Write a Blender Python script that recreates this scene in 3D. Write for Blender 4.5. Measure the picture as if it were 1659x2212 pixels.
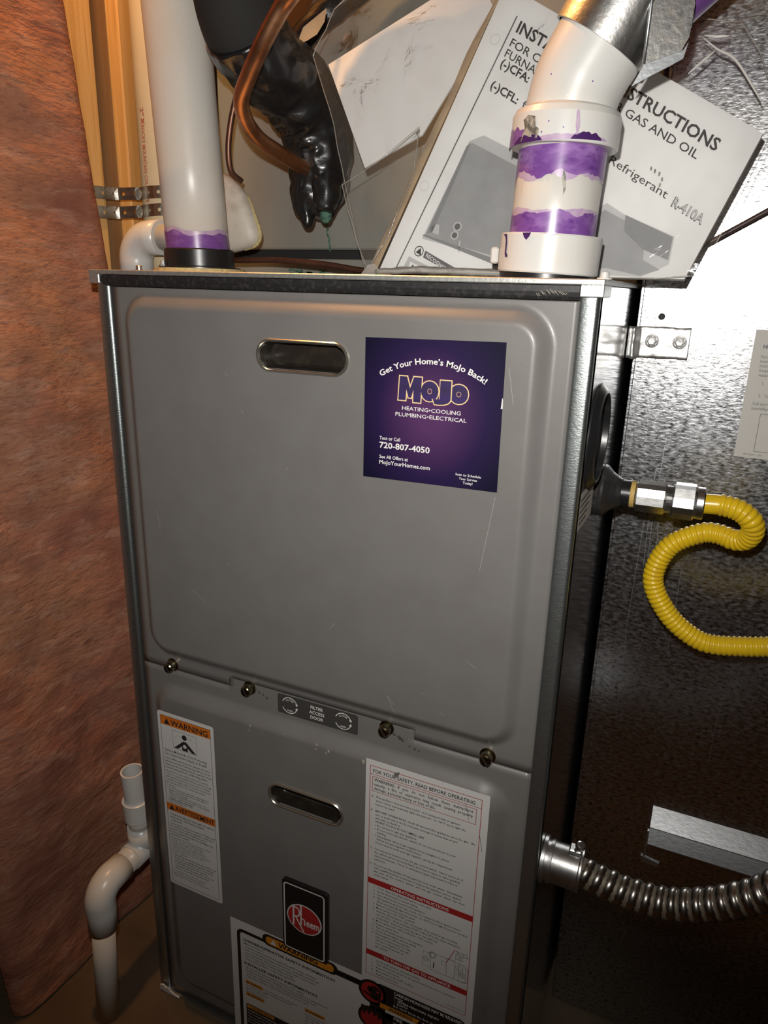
import bpy, math, random
from mathutils import Vector, Matrix, noise
for o in list(bpy.data.objects): bpy.data.objects.remove(o)
SC = bpy.context.scene
COL = SC.collection
H = 0.8557                                     # top of the furnace above the floor (metres)

# ---------------------------------------------------------------- camera, world, lights, exposure
cd = bpy.data.cameras.new('camera'); cam = bpy.data.objects.new('camera', cd); COL.objects.link(cam)
cam.location = (0.51917, -0.50891, 0.84728)
cam.rotation_euler = (math.radians(72.48), math.radians(-1.45), math.radians(24.58))
cd.sensor_fit = 'AUTO'; cd.sensor_width = 36.0; cd.lens = 1541.2 / 2212 * 36.0
cd.clip_start = 0.02; cd.clip_end = 50
SC.camera = cam
w = bpy.data.worlds.new('basement_dark'); SC.world = w; w.use_nodes = True
w.node_tree.nodes['Background'].inputs[0].default_value = (0.6, 0.62, 0.7, 1)
w.node_tree.nodes['Background'].inputs[1].default_value = 0.006
def lamp(name, loc, energy, col, rad, kind='POINT'):
    l = bpy.data.lights.new(name, kind); l.energy = energy; l.color = col; l.shadow_soft_size = rad
    o = bpy.data.objects.new(name, l); COL.objects.link(o); o.location = loc; return o
fl_ = lamp('phone_flash', (0.500, -0.500, 0.893), 15.6, (1.0, 0.965, 0.915), 0.005, 'SPOT')     # lights forward only, like the phone's own lamp
fl_.data.spot_size = math.radians(120); fl_.data.spot_blend = 1.0; fl_.rotation_euler = (math.radians(80.5), 0, math.radians(26))
lamp('bare_bulb', (-0.035, 0.0, 1.52), 16.0, (1.0, 0.50, 0.17), 0.03)
vs = SC.view_settings
vs.view_transform = 'Standard'; vs.look = 'None'; vs.gamma = 1.0; vs.use_curve_mapping = False
vs.exposure = 0.0

# ---------------------------------------------------------------- materials
MATS = {}
def M(name, col, rough=0.5, metal=0.0, spec=0.5, var=None, bump=None, rvar=None, coat=0.0, warp=None):
    """var=(scale xyz, colour2, lo, hi, detail)  bump=[(scale xyz, strength, dist, detail), ...]  rvar=(scale, r2)"""
    m = bpy.data.materials.new(name); m.use_nodes = True; MATS[name] = m
    nt = m.node_tree; N = nt.nodes; L = nt.links; b = N['Principled BSDF']
    b.inputs['Base Color'].default_value = (*col, 1); b.inputs['Roughness'].default_value = rough
    b.inputs['Metallic'].default_value = metal; b.inputs['Specular IOR Level'].default_value = spec
    b.inputs['Coat Weight'].default_value = coat; b.inputs['Coat Roughness'].default_value = 0.12
    tc = N.new('ShaderNodeTexCoord')
    def nz(scale, detail=4, r=0.55):
        mp = N.new('ShaderNodeMapping'); L.new(tc.outputs['Object'], mp.inputs[0]); mp.inputs['Scale'].default_value = scale
        t = N.new('ShaderNodeTexNoise'); t.inputs['Scale'].default_value = 1.0; t.inputs['Detail'].default_value = detail
        t.inputs['Roughness'].default_value = r
        if warp: t.inputs['Distortion'].default_value = warp
        L.new(mp.outputs[0], t.inputs[0]); return t.outputs[0]
    def rng(s, a, c, lo, hi):
        r = N.new('ShaderNodeMapRange'); L.new(s, r.inputs[0])
        for i, v in enumerate((a, c, lo, hi)): r.inputs[i + 1].default_value = v
        return r.outputs[0]
    cur = None
    for v in (var if isinstance(var, list) else ([var] if var else [])):
        mx = N.new('ShaderNodeMix'); mx.data_type = 'RGBA'
        L.new(rng(nz(v[0], v[4] if len(v) > 4 else 4), v[2], v[3], 0, 1), mx.inputs[0])
        if cur is None: mx.inputs[6].default_value = (*col, 1)
        else: L.new(cur, mx.inputs[6])
        mx.inputs[7].default_value = (*v[1], 1); cur = mx.outputs[2]
    if cur is not None: L.new(cur, b.inputs['Base Color'])
    if rvar: L.new(rng(nz(rvar[0], 3), 0.3, 0.7, rough, rvar[1]), b.inputs['Roughness'])
    prev = None
    for bp in (bump or []):
        bn = N.new('ShaderNodeBump'); bn.inputs['Strength'].default_value = bp[1]; bn.inputs['Distance'].default_value = bp[2]
        L.new(nz(bp[0], bp[3] if len(bp) > 3 else 3), bn.inputs['Height'])
        if prev is not None: L.new(prev, bn.inputs['Normal'])
        prev = bn.outputs[0]
    if prev is not None: L.new(prev, b.inputs['Normal'])
    return m
paint = M('grey_paint', (0.182, 0.175, 0.167), 0.44, 0.10, 0.45, var=((30, 30, 30), (0.168, 0.160, 0.153), 0.35, 0.7),
          bump=[((900, 900, 900), 0.10, 0.0004, 2)], coat=0.22)
post = M('grey_coated_steel', (0.40, 0.43, 0.43), 0.36, 0.95, 0.5, var=((200, 200, 700), (0.33, 0.36, 0.36), 0.4, 0.7),
         bump=[((500, 500, 1100), 0.25, 0.0006, 2)])
lipm = M('top_panel_steel', (0.58, 0.59, 0.57), 0.42, 0.8, 0.5, var=((300, 300, 300), (0.46, 0.46, 0.44), 0.4, 0.65),
         bump=[((500, 500, 500), 0.2, 0.0005, 2)])
galv = M('galvanised_steel', (0.58, 0.595, 0.62), 0.19, 1.0, 0.5,
         var=[((190, 190, 430), (0.20, 0.205, 0.215), 0.53, 0.64, 2), ((6, 6, 9), (0.42, 0.39, 0.35), 0.5, 0.8)],
         bump=[((230, 230, 520), 0.27, 0.0006, 2), ((60, 60, 90), 0.10, 0.0008, 2)], rvar=((160, 160, 330), 0.36))
galv2 = M('galvanised_strip', (0.62, 0.65, 0.67), 0.40, 1.0, 0.5, var=((150, 400, 400), (0.5, 0.52, 0.54), 0.35, 0.7),
          bump=[((200, 400, 400), 0.2, 0.0005, 2)])
side = M('side_panel_steel', (0.66, 0.66, 0.66), 0.12, 1.0, 0.5, var=((60, 60, 500), (0.50, 0.50, 0.50), 0.4, 0.65),
         bump=[((60, 90, 500), 0.05, 0.0005, 3)])
sleeve = M('sheet_metal_sleeve', (0.56, 0.56, 0.55), 0.30, 1.0, 0.5, var=((150, 150, 150), (0.36, 0.34, 0.31), 0.4, 0.65),
           bump=[((260, 260, 260), 0.3, 0.0006, 3)], rvar=((150, 150, 150), 0.42))
foil = M('foil_tape', (0.80, 0.80, 0.79), 0.46, 1.0, 0.5, bump=[((40, 40, 60), 0.5, 0.003, 3), ((20, 20, 400), 0.2, 0.0006, 2)])
chrome = M('plated_steel', (0.62, 0.62, 0.61), 0.30, 1.0, 0.5, var=((120, 120, 120), (0.42, 0.42, 0.41), 0.4, 0.7), bump=[((300, 300, 300), 0.1, 0.0004, 2)])
brass = M('dark_zinc_screw', (0.30, 0.26, 0.17), 0.22, 1.0, 0.5, bump=[((300, 300, 300), 0.2, 0.0005, 2)])
rimm = M('handle_rim', (0.55, 0.52, 0.45), 0.26, 0.9, 0.5)
cup = M('handle_cup', (0.018, 0.014, 0.011), 0.35, 0.0, 0.5, var=((60, 60, 60), (0.034, 0.028, 0.018), 0.5, 0.75))
black = M('black_plastic', (0.012, 0.012, 0.013), 0.32, 0.0, 0.5, bump=[((200, 200, 200), 0.1, 0.0005, 2)])
rubber = M('black_rubber', (0.018, 0.017, 0.018), 0.42, 0.0, 0.5, var=((90, 90, 90), (0.05, 0.047, 0.043), 0.55, 0.8))
gasket = M('black_gasket', (0.014, 0.013, 0.014), 0.5, 0.0, 0.5, var=((300, 300, 300), (0.035, 0.033, 0.033), 0.5, 0.7))
tape = M('black_vinyl_tape', (0.010, 0.010, 0.011), 0.22, 0.0, 0.6, bump=[((25, 25, 60), 0.35, 0.003, 4), ((140, 140, 140), 0.25, 0.001, 3)], rvar=((40, 40, 40), 0.42))
foam = M('black_foam', (0.022, 0.021, 0.020), 0.8, 0.0, 0.3, bump=[((300, 300, 300), 0.3, 0.001, 3)])
pvc = M('white_pvc', (0.585, 0.565, 0.52), 0.34, 0.0, 0.5, var=[((25, 25, 25), (0.56, 0.52, 0.45), 0.5, 0.8), ((70, 70, 14), (0.46, 0.40, 0.31), 0.66, 0.82)])
pvcw = M('white_pvc_fitting', (0.60, 0.595, 0.57), 0.30, 0.0, 0.5, var=((30, 30, 30), (0.60, 0.57, 0.51), 0.5, 0.8))
pvcy = M('cream_pvc', (0.70, 0.60, 0.40), 0.4, 0.0, 0.5, var=((20, 20, 8), (0.64, 0.54, 0.34), 0.4, 0.7))
dust = M('dusty_pvc', (0.60, 0.555, 0.48), 0.5, 0.0, 0.4, var=((60, 60, 60), (0.45, 0.39, 0.30), 0.5, 0.8))
seal = M('yellowed_sealant', (0.55, 0.45, 0.20), 0.6, var=((200, 200, 200), (0.35, 0.28, 0.16), 0.4, 0.7), bump=[((300, 300, 300), 0.6, 0.002, 3)])
smoke = M('smudge_grey', (0.10, 0.095, 0.08), 0.5, var=((300, 300, 300), (0.36, 0.33, 0.28), 0.42, 0.62))
purple = M('purple_primer', (0.17, 0.065, 0.27), 0.28, 0.0, 0.5, var=[((60, 60, 120), (0.30, 0.155, 0.40), 0.45, 0.7), ((140, 140, 260), (0.10, 0.03, 0.19), 0.55, 0.75)])
purple2 = M('pale_purple_primer', (0.42, 0.29, 0.45), 0.32, 0.0, 0.5, var=((120, 120, 120), (0.50, 0.40, 0.48), 0.4, 0.7))
purpd = M('dark_purple_drip', (0.055, 0.018, 0.10), 0.25)
copper = M('copper_tube', (0.50, 0.26, 0.145), 0.42, 1.0, 0.5, var=((40, 40, 40), (0.26, 0.12, 0.065), 0.42, 0.68))
copper2 = M('dull_copper', (0.22, 0.105, 0.07), 0.42, 0.8, 0.5, var=((60, 60, 60), (0.13, 0.065, 0.045), 0.4, 0.7))
cable = M('brown_cable', (0.055, 0.030, 0.026), 0.45)
verdi = M('green_corrosion', (0.10, 0.20, 0.15), 0.9, 0.0, 0.2, var=((300, 300, 300), (0.045, 0.085, 0.07), 0.42, 0.6), bump=[((400, 400, 400), 0.5, 0.002, 3)])
casem = M('coil_case_steel', (0.28, 0.29, 0.265), 0.42, 0.2, 0.5, var=((9, 9, 5), (0.24, 0.235, 0.20), 0.4, 0.7), bump=[((300, 300, 300), 0.12, 0.0005, 2)])
darkm = M('dark_gap', (0.015, 0.015, 0.014), 0.7)
paper = M('manual_paper', (0.74, 0.735, 0.72), 0.55, 0.0, 0.35, var=((14, 14, 14), (0.68, 0.67, 0.65), 0.45, 0.7))
paper2 = M('duct_label_paper', (0.55, 0.53, 0.49), 0.6)
ink = M('black_ink', (0.022, 0.022, 0.025), 0.5)
ink2 = M('grey_ink', (0.10, 0.10, 0.105), 0.5)
photo1 = M('photo_grey', (0.30, 0.305, 0.31), 0.5, var=((40, 40, 40), (0.25, 0.255, 0.26), 0.4, 0.7))
photo2 = M('photo_mid', (0.20, 0.205, 0.21), 0.5)
photo3 = M('photo_light', (0.46, 0.46, 0.46), 0.5)
photo4 = M('photo_dark', (0.10, 0.10, 0.105), 0.5)
sticker = M('label_white', (0.62, 0.61, 0.59), 0.4, 0.0, 0.4)
orange = M('label_orange', (0.62, 0.16, 0.015), 0.4)
orange2 = M('label_amber', (0.62, 0.24, 0.02), 0.4)
red = M('label_red', (0.36, 0.022, 0.022), 0.4)
blk = M('label_black', (0.010, 0.010, 0.011), 0.3)
white = M('print_white', (0.78, 0.77, 0.74), 0.4)
gold = M('print_gold', (0.80, 0.58, 0.30), 0.4)
navy = M('print_navy', (0.028, 0.010, 0.095), 0.55, var=((1, 1, 120), (0.02, 0.01, 0.05), 0.4, 0.6))
dkgrey = M('label_charcoal', (0.050, 0.048, 0.045), 0.45)
redink = M('red_pipe_print', (0.38, 0.09, 0.06), 0.5)
tanfilm = M('tan_tinted_film', (0.46, 0.33, 0.20), 0.35, 0.0, 0.5, var=((30, 30, 60), (0.34, 0.25, 0.16), 0.4, 0.7), bump=[((60, 60, 60), 0.4, 0.003, 3)])  # on the bag's torn corner this tan paints warm reflected light
yellow = M('yellow_coating', (0.70, 0.46, 0.012), 0.30, 0.0, 0.5, var=((160, 160, 160), (0.60, 0.37, 0.02), 0.5, 0.75))
ptape = M('yellow_thread_seal', (0.50, 0.34, 0.10), 0.6, bump=[((400, 90, 400), 0.5, 0.001, 2)])
flexm = M('flex_steel', (0.42, 0.40, 0.37), 0.30, 1.0, 0.5, var=((100, 100, 100), (0.30, 0.28, 0.25), 0.4, 0.7))
flexd = M('flex_groove', (0.22, 0.185, 0.14), 0.6, 0.5, 0.5)
conn = M('cast_zinc', (0.50, 0.50, 0.49), 0.38, 1.0, 0.5, var=((80, 80, 80), (0.38, 0.38, 0.37), 0.4, 0.7), bump=[((200, 200, 200), 0.15, 0.0006, 2)])
wood = M('stud_wood', (0.68, 0.42, 0.16), 0.6, 0.0, 0.3, var=[((60, 60, 2.2), (0.54, 0.30, 0.095), 0.4, 0.65), ((200, 200, 6), (0.46, 0.25, 0.08), 0.55, 0.7)],
         bump=[((150, 150, 8), 0.2, 0.001, 3)])
woodd = M('brown_board', (0.25, 0.145, 0.065), 0.65, 0.0, 0.3, var=((60, 60, 3), (0.19, 0.105, 0.045), 0.4, 0.65))
strapm = M('perforated_steel', (0.42, 0.40, 0.36), 0.34, 1.0, 0.5, var=((90, 90, 90), (0.26, 0.23, 0.19), 0.42, 0.65))
conc = M('concrete_floor', (0.12, 0.085, 0.055), 0.8, 0.0, 0.3, var=((9, 9, 9), (0.07, 0.048, 0.03), 0.35, 0.7), bump=[((60, 60, 60), 0.3, 0.002, 4)])
concw = M('concrete_wall', (0.11, 0.105, 0.10), 0.9, 0.0, 0.2, var=((3, 3, 3), (0.07, 0.066, 0.06), 0.35, 0.7), bump=[((30, 30, 30), 0.3, 0.004, 4)])
joistm = M('ceiling_boards', (0.25, 0.17, 0.09), 0.8, var=((40, 3, 40), (0.16, 0.10, 0.05), 0.4, 0.7))
pink = M('pink_fibreglass', (0.40, 0.18, 0.115), 0.95, 0.0, 0.12,
         var=[((8, 6, 12), (0.24, 0.090, 0.062), 0.36, 0.68, 5), ((6, 5, 4.5), (0.47, 0.225, 0.115), 0.44, 0.70, 4), ((45, 20, 80), (0.47, 0.27, 0.19), 0.50, 0.78, 6), ((330, 90, 420), (0.26, 0.11, 0.075), 0.50, 0.72, 3), ((3, 3, 2), (0.42, 0.18, 0.095), 0.5, 0.72, 2)],
         bump=[((12, 9, 24), 0.55, 0.010, 4), ((70, 34, 120), 0.50, 0.004, 5), ((420, 160, 520), 0.45, 0.0016, 3)], warp=0.5)
chip = M('paint_chip', (0.42, 0.38, 0.32), 0.6)
scr = M('scratch_light', (0.34, 0.33, 0.32), 0.5)
smud = M('dark_smudge', (0.075, 0.070, 0.064), 0.5)

mg = M('magnet_print', (0.02, 0.01, 0.06), 0.55, 0.0, 0.15)          # printed radial purple on the magnet
nt = mg.node_tree; tc = nt.nodes.new('ShaderNodeTexCoord'); mp = nt.nodes.new('ShaderNodeMapping'); gr = nt.nodes.new('ShaderNodeTexGradient'); gr.gradient_type = 'SPHERICAL'
mp.inputs['Scale'].default_value = (15, 0, 13); rp = nt.nodes.new('ShaderNodeValToRGB')
nt.links.new(tc.outputs['Object'], mp.inputs[0]); nt.links.new(mp.outputs[0], gr.inputs[0]); nt.links.new(gr.outputs[0], rp.inputs[0])
rp.color_ramp.elements[0].color = (0.0045, 0.0032, 0.019, 1); rp.color_ramp.elements[1].color = (0.078, 0.027, 0.098, 1); rp.color_ramp.elements[1].position = 0.85
e = rp.color_ramp.elements.new(0.35); e.color = (0.016, 0.0075, 0.046, 1)
nt.links.new(rp.outputs[0], nt.nodes['Principled BSDF'].inputs['Base Color'])

def film(name, haze, hazecol):
    m = bpy.data.materials.new(name); m.use_nodes = True; nt = m.node_tree; N = nt.nodes; L = nt.links
    N.remove(N['Principled BSDF']); out = N['Material Output']
    tr = N.new('ShaderNodeBsdfTransparent'); gl = N.new('ShaderNodeBsdfGlossy'); gl.inputs['Roughness'].default_value = 0.10
    df = N.new('ShaderNodeBsdfDiffuse'); df.inputs[0].default_value = (*hazecol, 1)
    tcx = N.new('ShaderNodeTexCoord'); n1 = N.new('ShaderNodeTexNoise'); n1.inputs['Scale'].default_value = 22; n1.inputs['Detail'].default_value = 5
    n1.inputs['Distortion'].default_value = 1.4
    L.new(tcx.outputs['Object'], n1.inputs[0])
    bn = N.new('ShaderNodeBump'); bn.inputs['Strength'].default_value = 0.45; bn.inputs['Distance'].default_value = 0.005
    L.new(n1.outputs[0], bn.inputs['Height'])
    fr = N.new('ShaderNodeFresnel'); fr.inputs[0].default_value = 1.5
    for k in (gl, fr): L.new(bn.outputs[0], k.inputs['Normal'])
    m1 = N.new('ShaderNodeMixShader'); m1.inputs[0].default_value = haze; L.new(tr.outputs[0], m1.inputs[1]); L.new(df.outputs[0], m1.inputs[2])
    m2 = N.new('ShaderNodeMixShader'); L.new(fr.outputs[0], m2.inputs[0]); L.new(m1.outputs[0], m2.inputs[1]); L.new(gl.outputs[0], m2.inputs[2])
    L.new(m2.outputs[0], out.inputs[0]); return m
clear = film('clear_bag_film', 0.06, (0.55, 0.50, 0.44))
clear2 = film('clear_bag_fold', 0.30, (0.60, 0.56, 0.50))

# ---------------------------------------------------------------- mesh builder
ORG = {}
class MB:
    def __init__(s): s.v = []; s.f = []; s.m = []; s.sm = []; s.mats = []
    def mi(s, m):
        if m not in s.mats: s.mats.append(m)
        return s.mats.index(m)
    def add(s, vs_, fs, mat, smooth=False):
        o = len(s.v); s.v += [tuple(p) for p in vs_]; i = s.mi(mat)
        for f in fs: s.f.append([o + k for k in f]); s.m.append(i); s.sm.append(smooth)
    def box(s, x0, x1, y0, y1, z0, z1, mat, c=0.0):
        if c <= 0:
            p = [(x, y, z) for z in (z0, z1) for y in (y0, y1) for x in (x0, x1)]
            s.add(p, [(0, 2, 3, 1), (4, 5, 7, 6), (0, 1, 5, 4), (2, 6, 7, 3), (0, 4, 6, 2), (1, 3, 7, 5)], mat)
        else:
            rings = []
            for z, k in ((z0, c), (z0 + c, 0), (z1 - c, 0), (z1, c)):
                a, b, d, e_ = x0 + k, x1 - k, y0 + k, y1 - k; q = c if k == 0 else c * 0.4
                rings.append([(a + q, d, z), (b - q, d, z), (b, d + q, z), (b, e_ - q, z), (b - q, e_, z), (a + q, e_, z), (a, e_ - q, z), (a, d + q, z)])
            p = sum(rings, []); fs = []
            for r in range(3):
                for k in range(8): fs.append((r * 8 + k, r * 8 + (k + 1) % 8, r * 8 + 8 + (k + 1) % 8, r * 8 + 8 + k))
            fs.append(tuple(range(7, -1, -1))); fs.append(tuple(range(24, 32))); s.add(p, fs, mat)
    def tube(s, path, r, mat, seg=18, caps=True, rf=None, mf=None, smooth=True, inner=None):
        P = [Vector(p) for p in path]; n = len(P)
        T = []
        for i in range(n):
            t = P[min(i + 1, n - 1)] - P[max(i - 1, 0)]; T.append(t.normalized())
        up = Vector((0, 0, 1)) if abs(T[0].z) < 0.9 else Vector((1, 0, 0))
        u = T[0].cross(up).normalized(); vv = []
        for i in range(n):
            u = (u - T[i] * u.dot(T[i])).normalized(); w_ = T[i].cross(u)
            for k in range(seg):
                a = 2 * math.pi * k / seg; rr = (r[i] if isinstance(r, (list, tuple)) else r)
                if rf: rr = rf(i, a, rr)
                vv.append(P[i] + (u * math.cos(a) + w_ * math.sin(a)) * rr)
        if mf is None:
            fs = [(i * seg + k, i * seg + (k + 1) % seg, (i + 1) * seg + (k + 1) % seg, (i + 1) * seg + k) for i in range(n - 1) for k in range(seg)]
            s.add(vv, fs, mat, smooth); o = len(s.v) - len(vv)
        else:
            o = len(s.v); s.v += [tuple(p) for p in vv]
            for i in range(n - 1):
                for k in range(seg):
                    s.f.append([o + i * seg + k, o + i * seg + (k + 1) % seg, o + (i + 1) * seg + (k + 1) % seg, o + (i + 1) * seg + k])
                    s.m.append(s.mi(mf(i, 2 * math.pi * k / seg))); s.sm.append(smooth)
        if caps:
            for b, rev in ((0, True), ((n - 1) * seg, False)):
                f = [o + b + k for k in range(seg)]; s.f.append(f[::-1] if rev else f); s.m.append(s.mi(mat)); s.sm.append(False)
    def lathe(s, prof, org, axis, mat, seg=32, sharp=False, mats=None, hexr=False):
        """prof: [(radius, distance along axis)]"""
        A = Vector(axis).normalized(); up = Vector((0, 0, 1)) if abs(A.z) < 0.9 else Vector((1, 0, 0))
        u = A.cross(up).normalized(); w_ = A.cross(u); O = Vector(org)
        for i in range(len(prof) - 1):
            (r0, t0), (r1, t1) = prof[i], prof[i + 1]; vv = []
            for r_, t_ in ((r0, t0), (r1, t1)):
                for k in range(seg):
                    a = 2 * math.pi * k / seg; vv.append(O + A * t_ + (u * math.cos(a) + w_ * math.sin(a)) * r_)
            s.add(vv, [(k, (k + 1) % seg, seg + (k + 1) % seg, seg + k) for k in range(seg)], mats[i] if mats else mat, not sharp)
    def hexn(s, x0, x1, y, z, r, mat, rot=0.2):
        """hex nut along x with chamfered corners"""
        vv = []; 
        for x, k in ((x0, 0.86), (x0 + 0.0015, 1), (x1 - 0.0015, 1), (x1, 0.86)):
            for i in range(12):
                a = rot + i * math.pi / 6; rr = r * (1 if i % 2 == 0 else 0.866) 
                rr = min(rr, r * 0.97) * (k if i % 2 == 0 or k == 1 else 0.97)
                vv.append((x, y + rr * math.cos(a), z + rr * math.sin(a)))
        fs = [(q * 12 + i, q * 12 + (i + 1) % 12, q * 12 + 12 + (i + 1) % 12, q * 12 + 12 + i) for q in range(3) for i in range(12)]
        fs += [tuple(range(11, -1, -1)), tuple(range(36, 48))]
        s.add(vv, fs, mat)
    def poly(s, pts, fr, mat, th=0.0):
        """flat polygon pts (2d) on frame fr, th = thickness behind"""
        n = len(pts); a = [fr(x, z) for x, z in pts]
        area = sum(pts[i][0] * pts[(i + 1) % n][1] - pts[(i + 1) % n][0] * pts[i][1] for i in range(n))
        if area < 0: a = a[::-1]
        if th <= 0: s.add(a, [tuple(range(n))], mat); return
        nn = (Vector(a[1]) - Vector(a[0])).cross(Vector(a[2]) - Vector(a[1])).normalized()
        if nn.y > 0: nn = -nn
        b = [tuple(Vector(p) - nn * th) for p in a]
        s.add(a + b, [tuple(range(n)), tuple(range(2 * n - 1, n - 1, -1))] + [(i, n + i, n + (i + 1) % n, (i + 1) % n) for i in range(n)], mat)
    def build(s, name, parent=None, **kw):
        me = bpy.data.meshes.new(name)
        if parent is not None: org = ORG[parent.name]
        else:
            xs = [p[0] for p in s.v]; ys = [p[1] for p in s.v]; zs = [p[2] for p in s.v]
            org = kw.pop('org', None) or Vector(((min(xs) + max(xs)) / 2, (min(ys) + max(ys)) / 2, min(zs)))
        kw.pop('org', None)
        me.from_pydata([(p[0] - org[0], p[1] - org[1], p[2] - org[2]) for p in s.v], [], s.f)
        for m in s.mats: me.materials.append(m)
        me.polygons.foreach_set('material_index', s.m); me.polygons.foreach_set('use_smooth', s.sm); me.update()
        o = bpy.data.objects.new(name, me); COL.objects.link(o)
        if parent is not None: o.parent = parent
        else: o.location = org
        ORG[o.name] = Vector(org); tag(o, **kw); return o
def tag(o, label=None, cat=None, group=None, kind=None):
    for k, v in (('label', label), ('category', cat), ('group', group), ('kind', kind)):
        if v: o[k] = v
def thing(name, loc, label, cat, group=None):
    o = bpy.data.objects.new(name, None); COL.objects.link(o); o.location = loc; o.empty_display_size = 0.05
    ORG[o.name] = Vector(loc); tag(o, label, cat, group); return o
def front(y):                                   # frame facing the room (-y); coordinates in millimetres x, z
    return lambda x, z: (x * 0.001, y, z * 0.001)
def rect(x0, x1, z0, z1): return [(x0, z0), (x1, z0), (x1, z1), (x0, z1)]
def rrect(x0, x1, z0, z1, r, n=5):
    out = []
    for cx, cz, a0 in ((x1 - r, z0 + r, -90), (x1 - r, z1 - r, 0), (x0 + r, z1 - r, 90), (x0 + r, z0 + r, 180)):
        for i in range(n + 1):
            a = math.radians(a0 + 90 * i / n); out.append((cx + r * math.cos(a), cz + r * math.sin(a)))
    return out
def frame_lines(mb, pts, wd, fr, mat, closed=True):
    n = len(pts)
    for i in range(n if closed else n - 1):
        (xa, za), (xb, zb) = pts[i], pts[(i + 1) % n]; d = math.hypot(xb - xa, zb - za)
        if d < 1e-9: continue
        px, pz = -(zb - za) / d * wd / 2, (xb - xa) / d * wd / 2; ex, ez = (xb - xa) / d * wd / 2, (zb - za) / d * wd / 2
        f2 = lambda x, z, i=i: (lambda p: (p[0], p[1] - i * 8e-6, p[2]))(fr(x, z))
        mb.poly([(xa + px - ex, za + pz - ez), (xa - px - ex, za - pz - ez), (xb - px + ex, zb - pz + ez), (xb + px + ex, zb + pz + ez)], f2, mat)
def circle(cx, cz, r, n=24, rz=None): return [(cx + r * math.cos(2 * math.pi * i / n), cz + (rz or r) * math.sin(2 * math.pi * i / n)) for i in range(n)]

GL = {}
def glyphs(body, bold, res):
    k = (body, bold, res)
    if k not in GL:
        cu = bpy.data.curves.new('t', 'FONT'); cu.body = body; cu.size = 1.0; cu.resolution_u = res; cu.offset = bold; cu.fill_mode = 'FRONT'
        ob = bpy.data.objects.new('t', cu); me = ob.to_mesh()
        v = [(p.co.x, p.co.y) for p in me.vertices]; f = [tuple(p.vertices) for p in me.polygons]
        ob.to_mesh_clear(); bpy.data.objects.remove(ob); bpy.data.curves.remove(cu)
        GL[k] = (v, f)
    return GL[k]
def txt(mb, body, x, z, cap, fr, mat, width=None, maxw=None, align='L', bold=0.0, res=2, sx=0.88, bend=None):
    """cap = capital height (mm); x,z = baseline start (or centre / right end)"""
    if res == 1 and bold == 0: bold = 0.012
    v, f = glyphs(body, bold, res)
    if not v: return
    s_ = cap / 0.70; xs = [p[0] for p in v]; a, b = min(xs), max(xs); W = (b - a) * s_ * sx
    kx = s_ * sx
    if width: kx = width / (b - a); W = width
    elif maxw and W > maxw: kx = maxw / (b - a); W = maxw
    x0 = x - (W / 2 if align == 'C' else W if align == 'R' else 0)
    if bend is None: pts = [fr(x0 + (p[0] - a) * kx, z + p[1] * s_) for p in v]
    else:                                       # bend = (centre x, centre z, radius, +1 over / -1 under)
        cx, cz, R_, sg = bend; pts = []
        for p in v:
            t = ((p[0] - a) * kx - W / 2) / R_; r_ = R_ + sg * p[1] * s_
            pts.append(fr(cx + r_ * math.sin(t), cz + sg * r_ * math.cos(t)))
    mb.add(pts, f, mat)
def cylframe(c, r, ang0, zs, flip=1):           # text running down a vertical cylinder: s = mm downwards, t = mm around
    return lambda s_, t: (c[0] + r * math.cos(ang0 + flip * t * 0.001 / r), c[1] + r * math.sin(ang0 + flip * t * 0.001 / r), zs - s_ * 0.001)
def smooth_path(pts, n=8):
    P = [Vector(p) for p in pts]; out = []
    for i in range(len(P) - 1):
        p0 = P[max(i - 1, 0)]; p1 = P[i]; p2 = P[i + 1]; p3 = P[min(i + 2, len(P) - 1)]
        for k in range(n):
            t = k / n; out.append(0.5 * ((2 * p1) + (p2 - p0) * t + (2 * p0 - 5 * p1 + 4 * p2 - p3) * t * t + (3 * p1 - p0 - 3 * p2 + p3) * t ** 3))
    out.append(P[-1]); return out
def resample(path, step):
    out = [Vector(path[0])]; acc = 0.0
    for a, b in zip(path[:-1], path[1:]):
        a = Vector(a); b = Vector(b); L_ = (b - a).length; d = step - acc
        while d <= L_: out.append(a + (b - a) * (d / L_)); d += step
        acc = L_ - (d - step)
    return out
def sstep(t): t = max(0, min(1, t)); return t * t * (3 - 2 * t)

# ---------------------------------------------------------------- the room
b = MB(); b.box(-0.6, 2.2, -2.6, 1.4, -0.1, 0, conc); b.build('floor', kind='structure', label='stained brown concrete floor')
b = MB(); b.box(-0.6, 2.2, -2.6, 1.4, 2.4, 2.5, joistm); b.build('ceiling', kind='structure', label='bare board ceiling')
b = MB(); b.box(-0.6, 2.2, 1.2, 1.4, 0, 2.4, concw); b.build('wall_back', kind='structure', label='grey concrete wall')
b = MB(); b.box(-0.6, 2.2, -2.6, -2.5, 0, 2.4, concw); b.build('wall_front', kind='structure', label='grey concrete wall')
b = MB(); b.box(2.0, 2.2, -2.5, 1.2, 0, 2.4, concw); b.build('wall_right', kind='structure', label='grey concrete wall')
b = MB(); b.box(-0.6, -0.222, -2.5, 1.2, 0, 2.4, concw)
wl = b.build('wall_left', kind='structure', label='framed wall with bare wooden studs')
def stud(y0, y1, x0=-0.220, x1=-0.131):
    m_ = MB(); m_.box(x0, x1, y0, y1, 0.039, 2.36, wood, 0.002); m_.build('stud', wl)
stud(0.117, 0.155); stud(0.193, 0.233); stud(0.60, 0.638); stud(0.98, 1.018)
b = MB(); b.box(-0.220, -0.146, 0.1565, 0.1915, 0.039, 2.36, woodd, 0.001); b.build('filler_board', wl)
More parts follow.
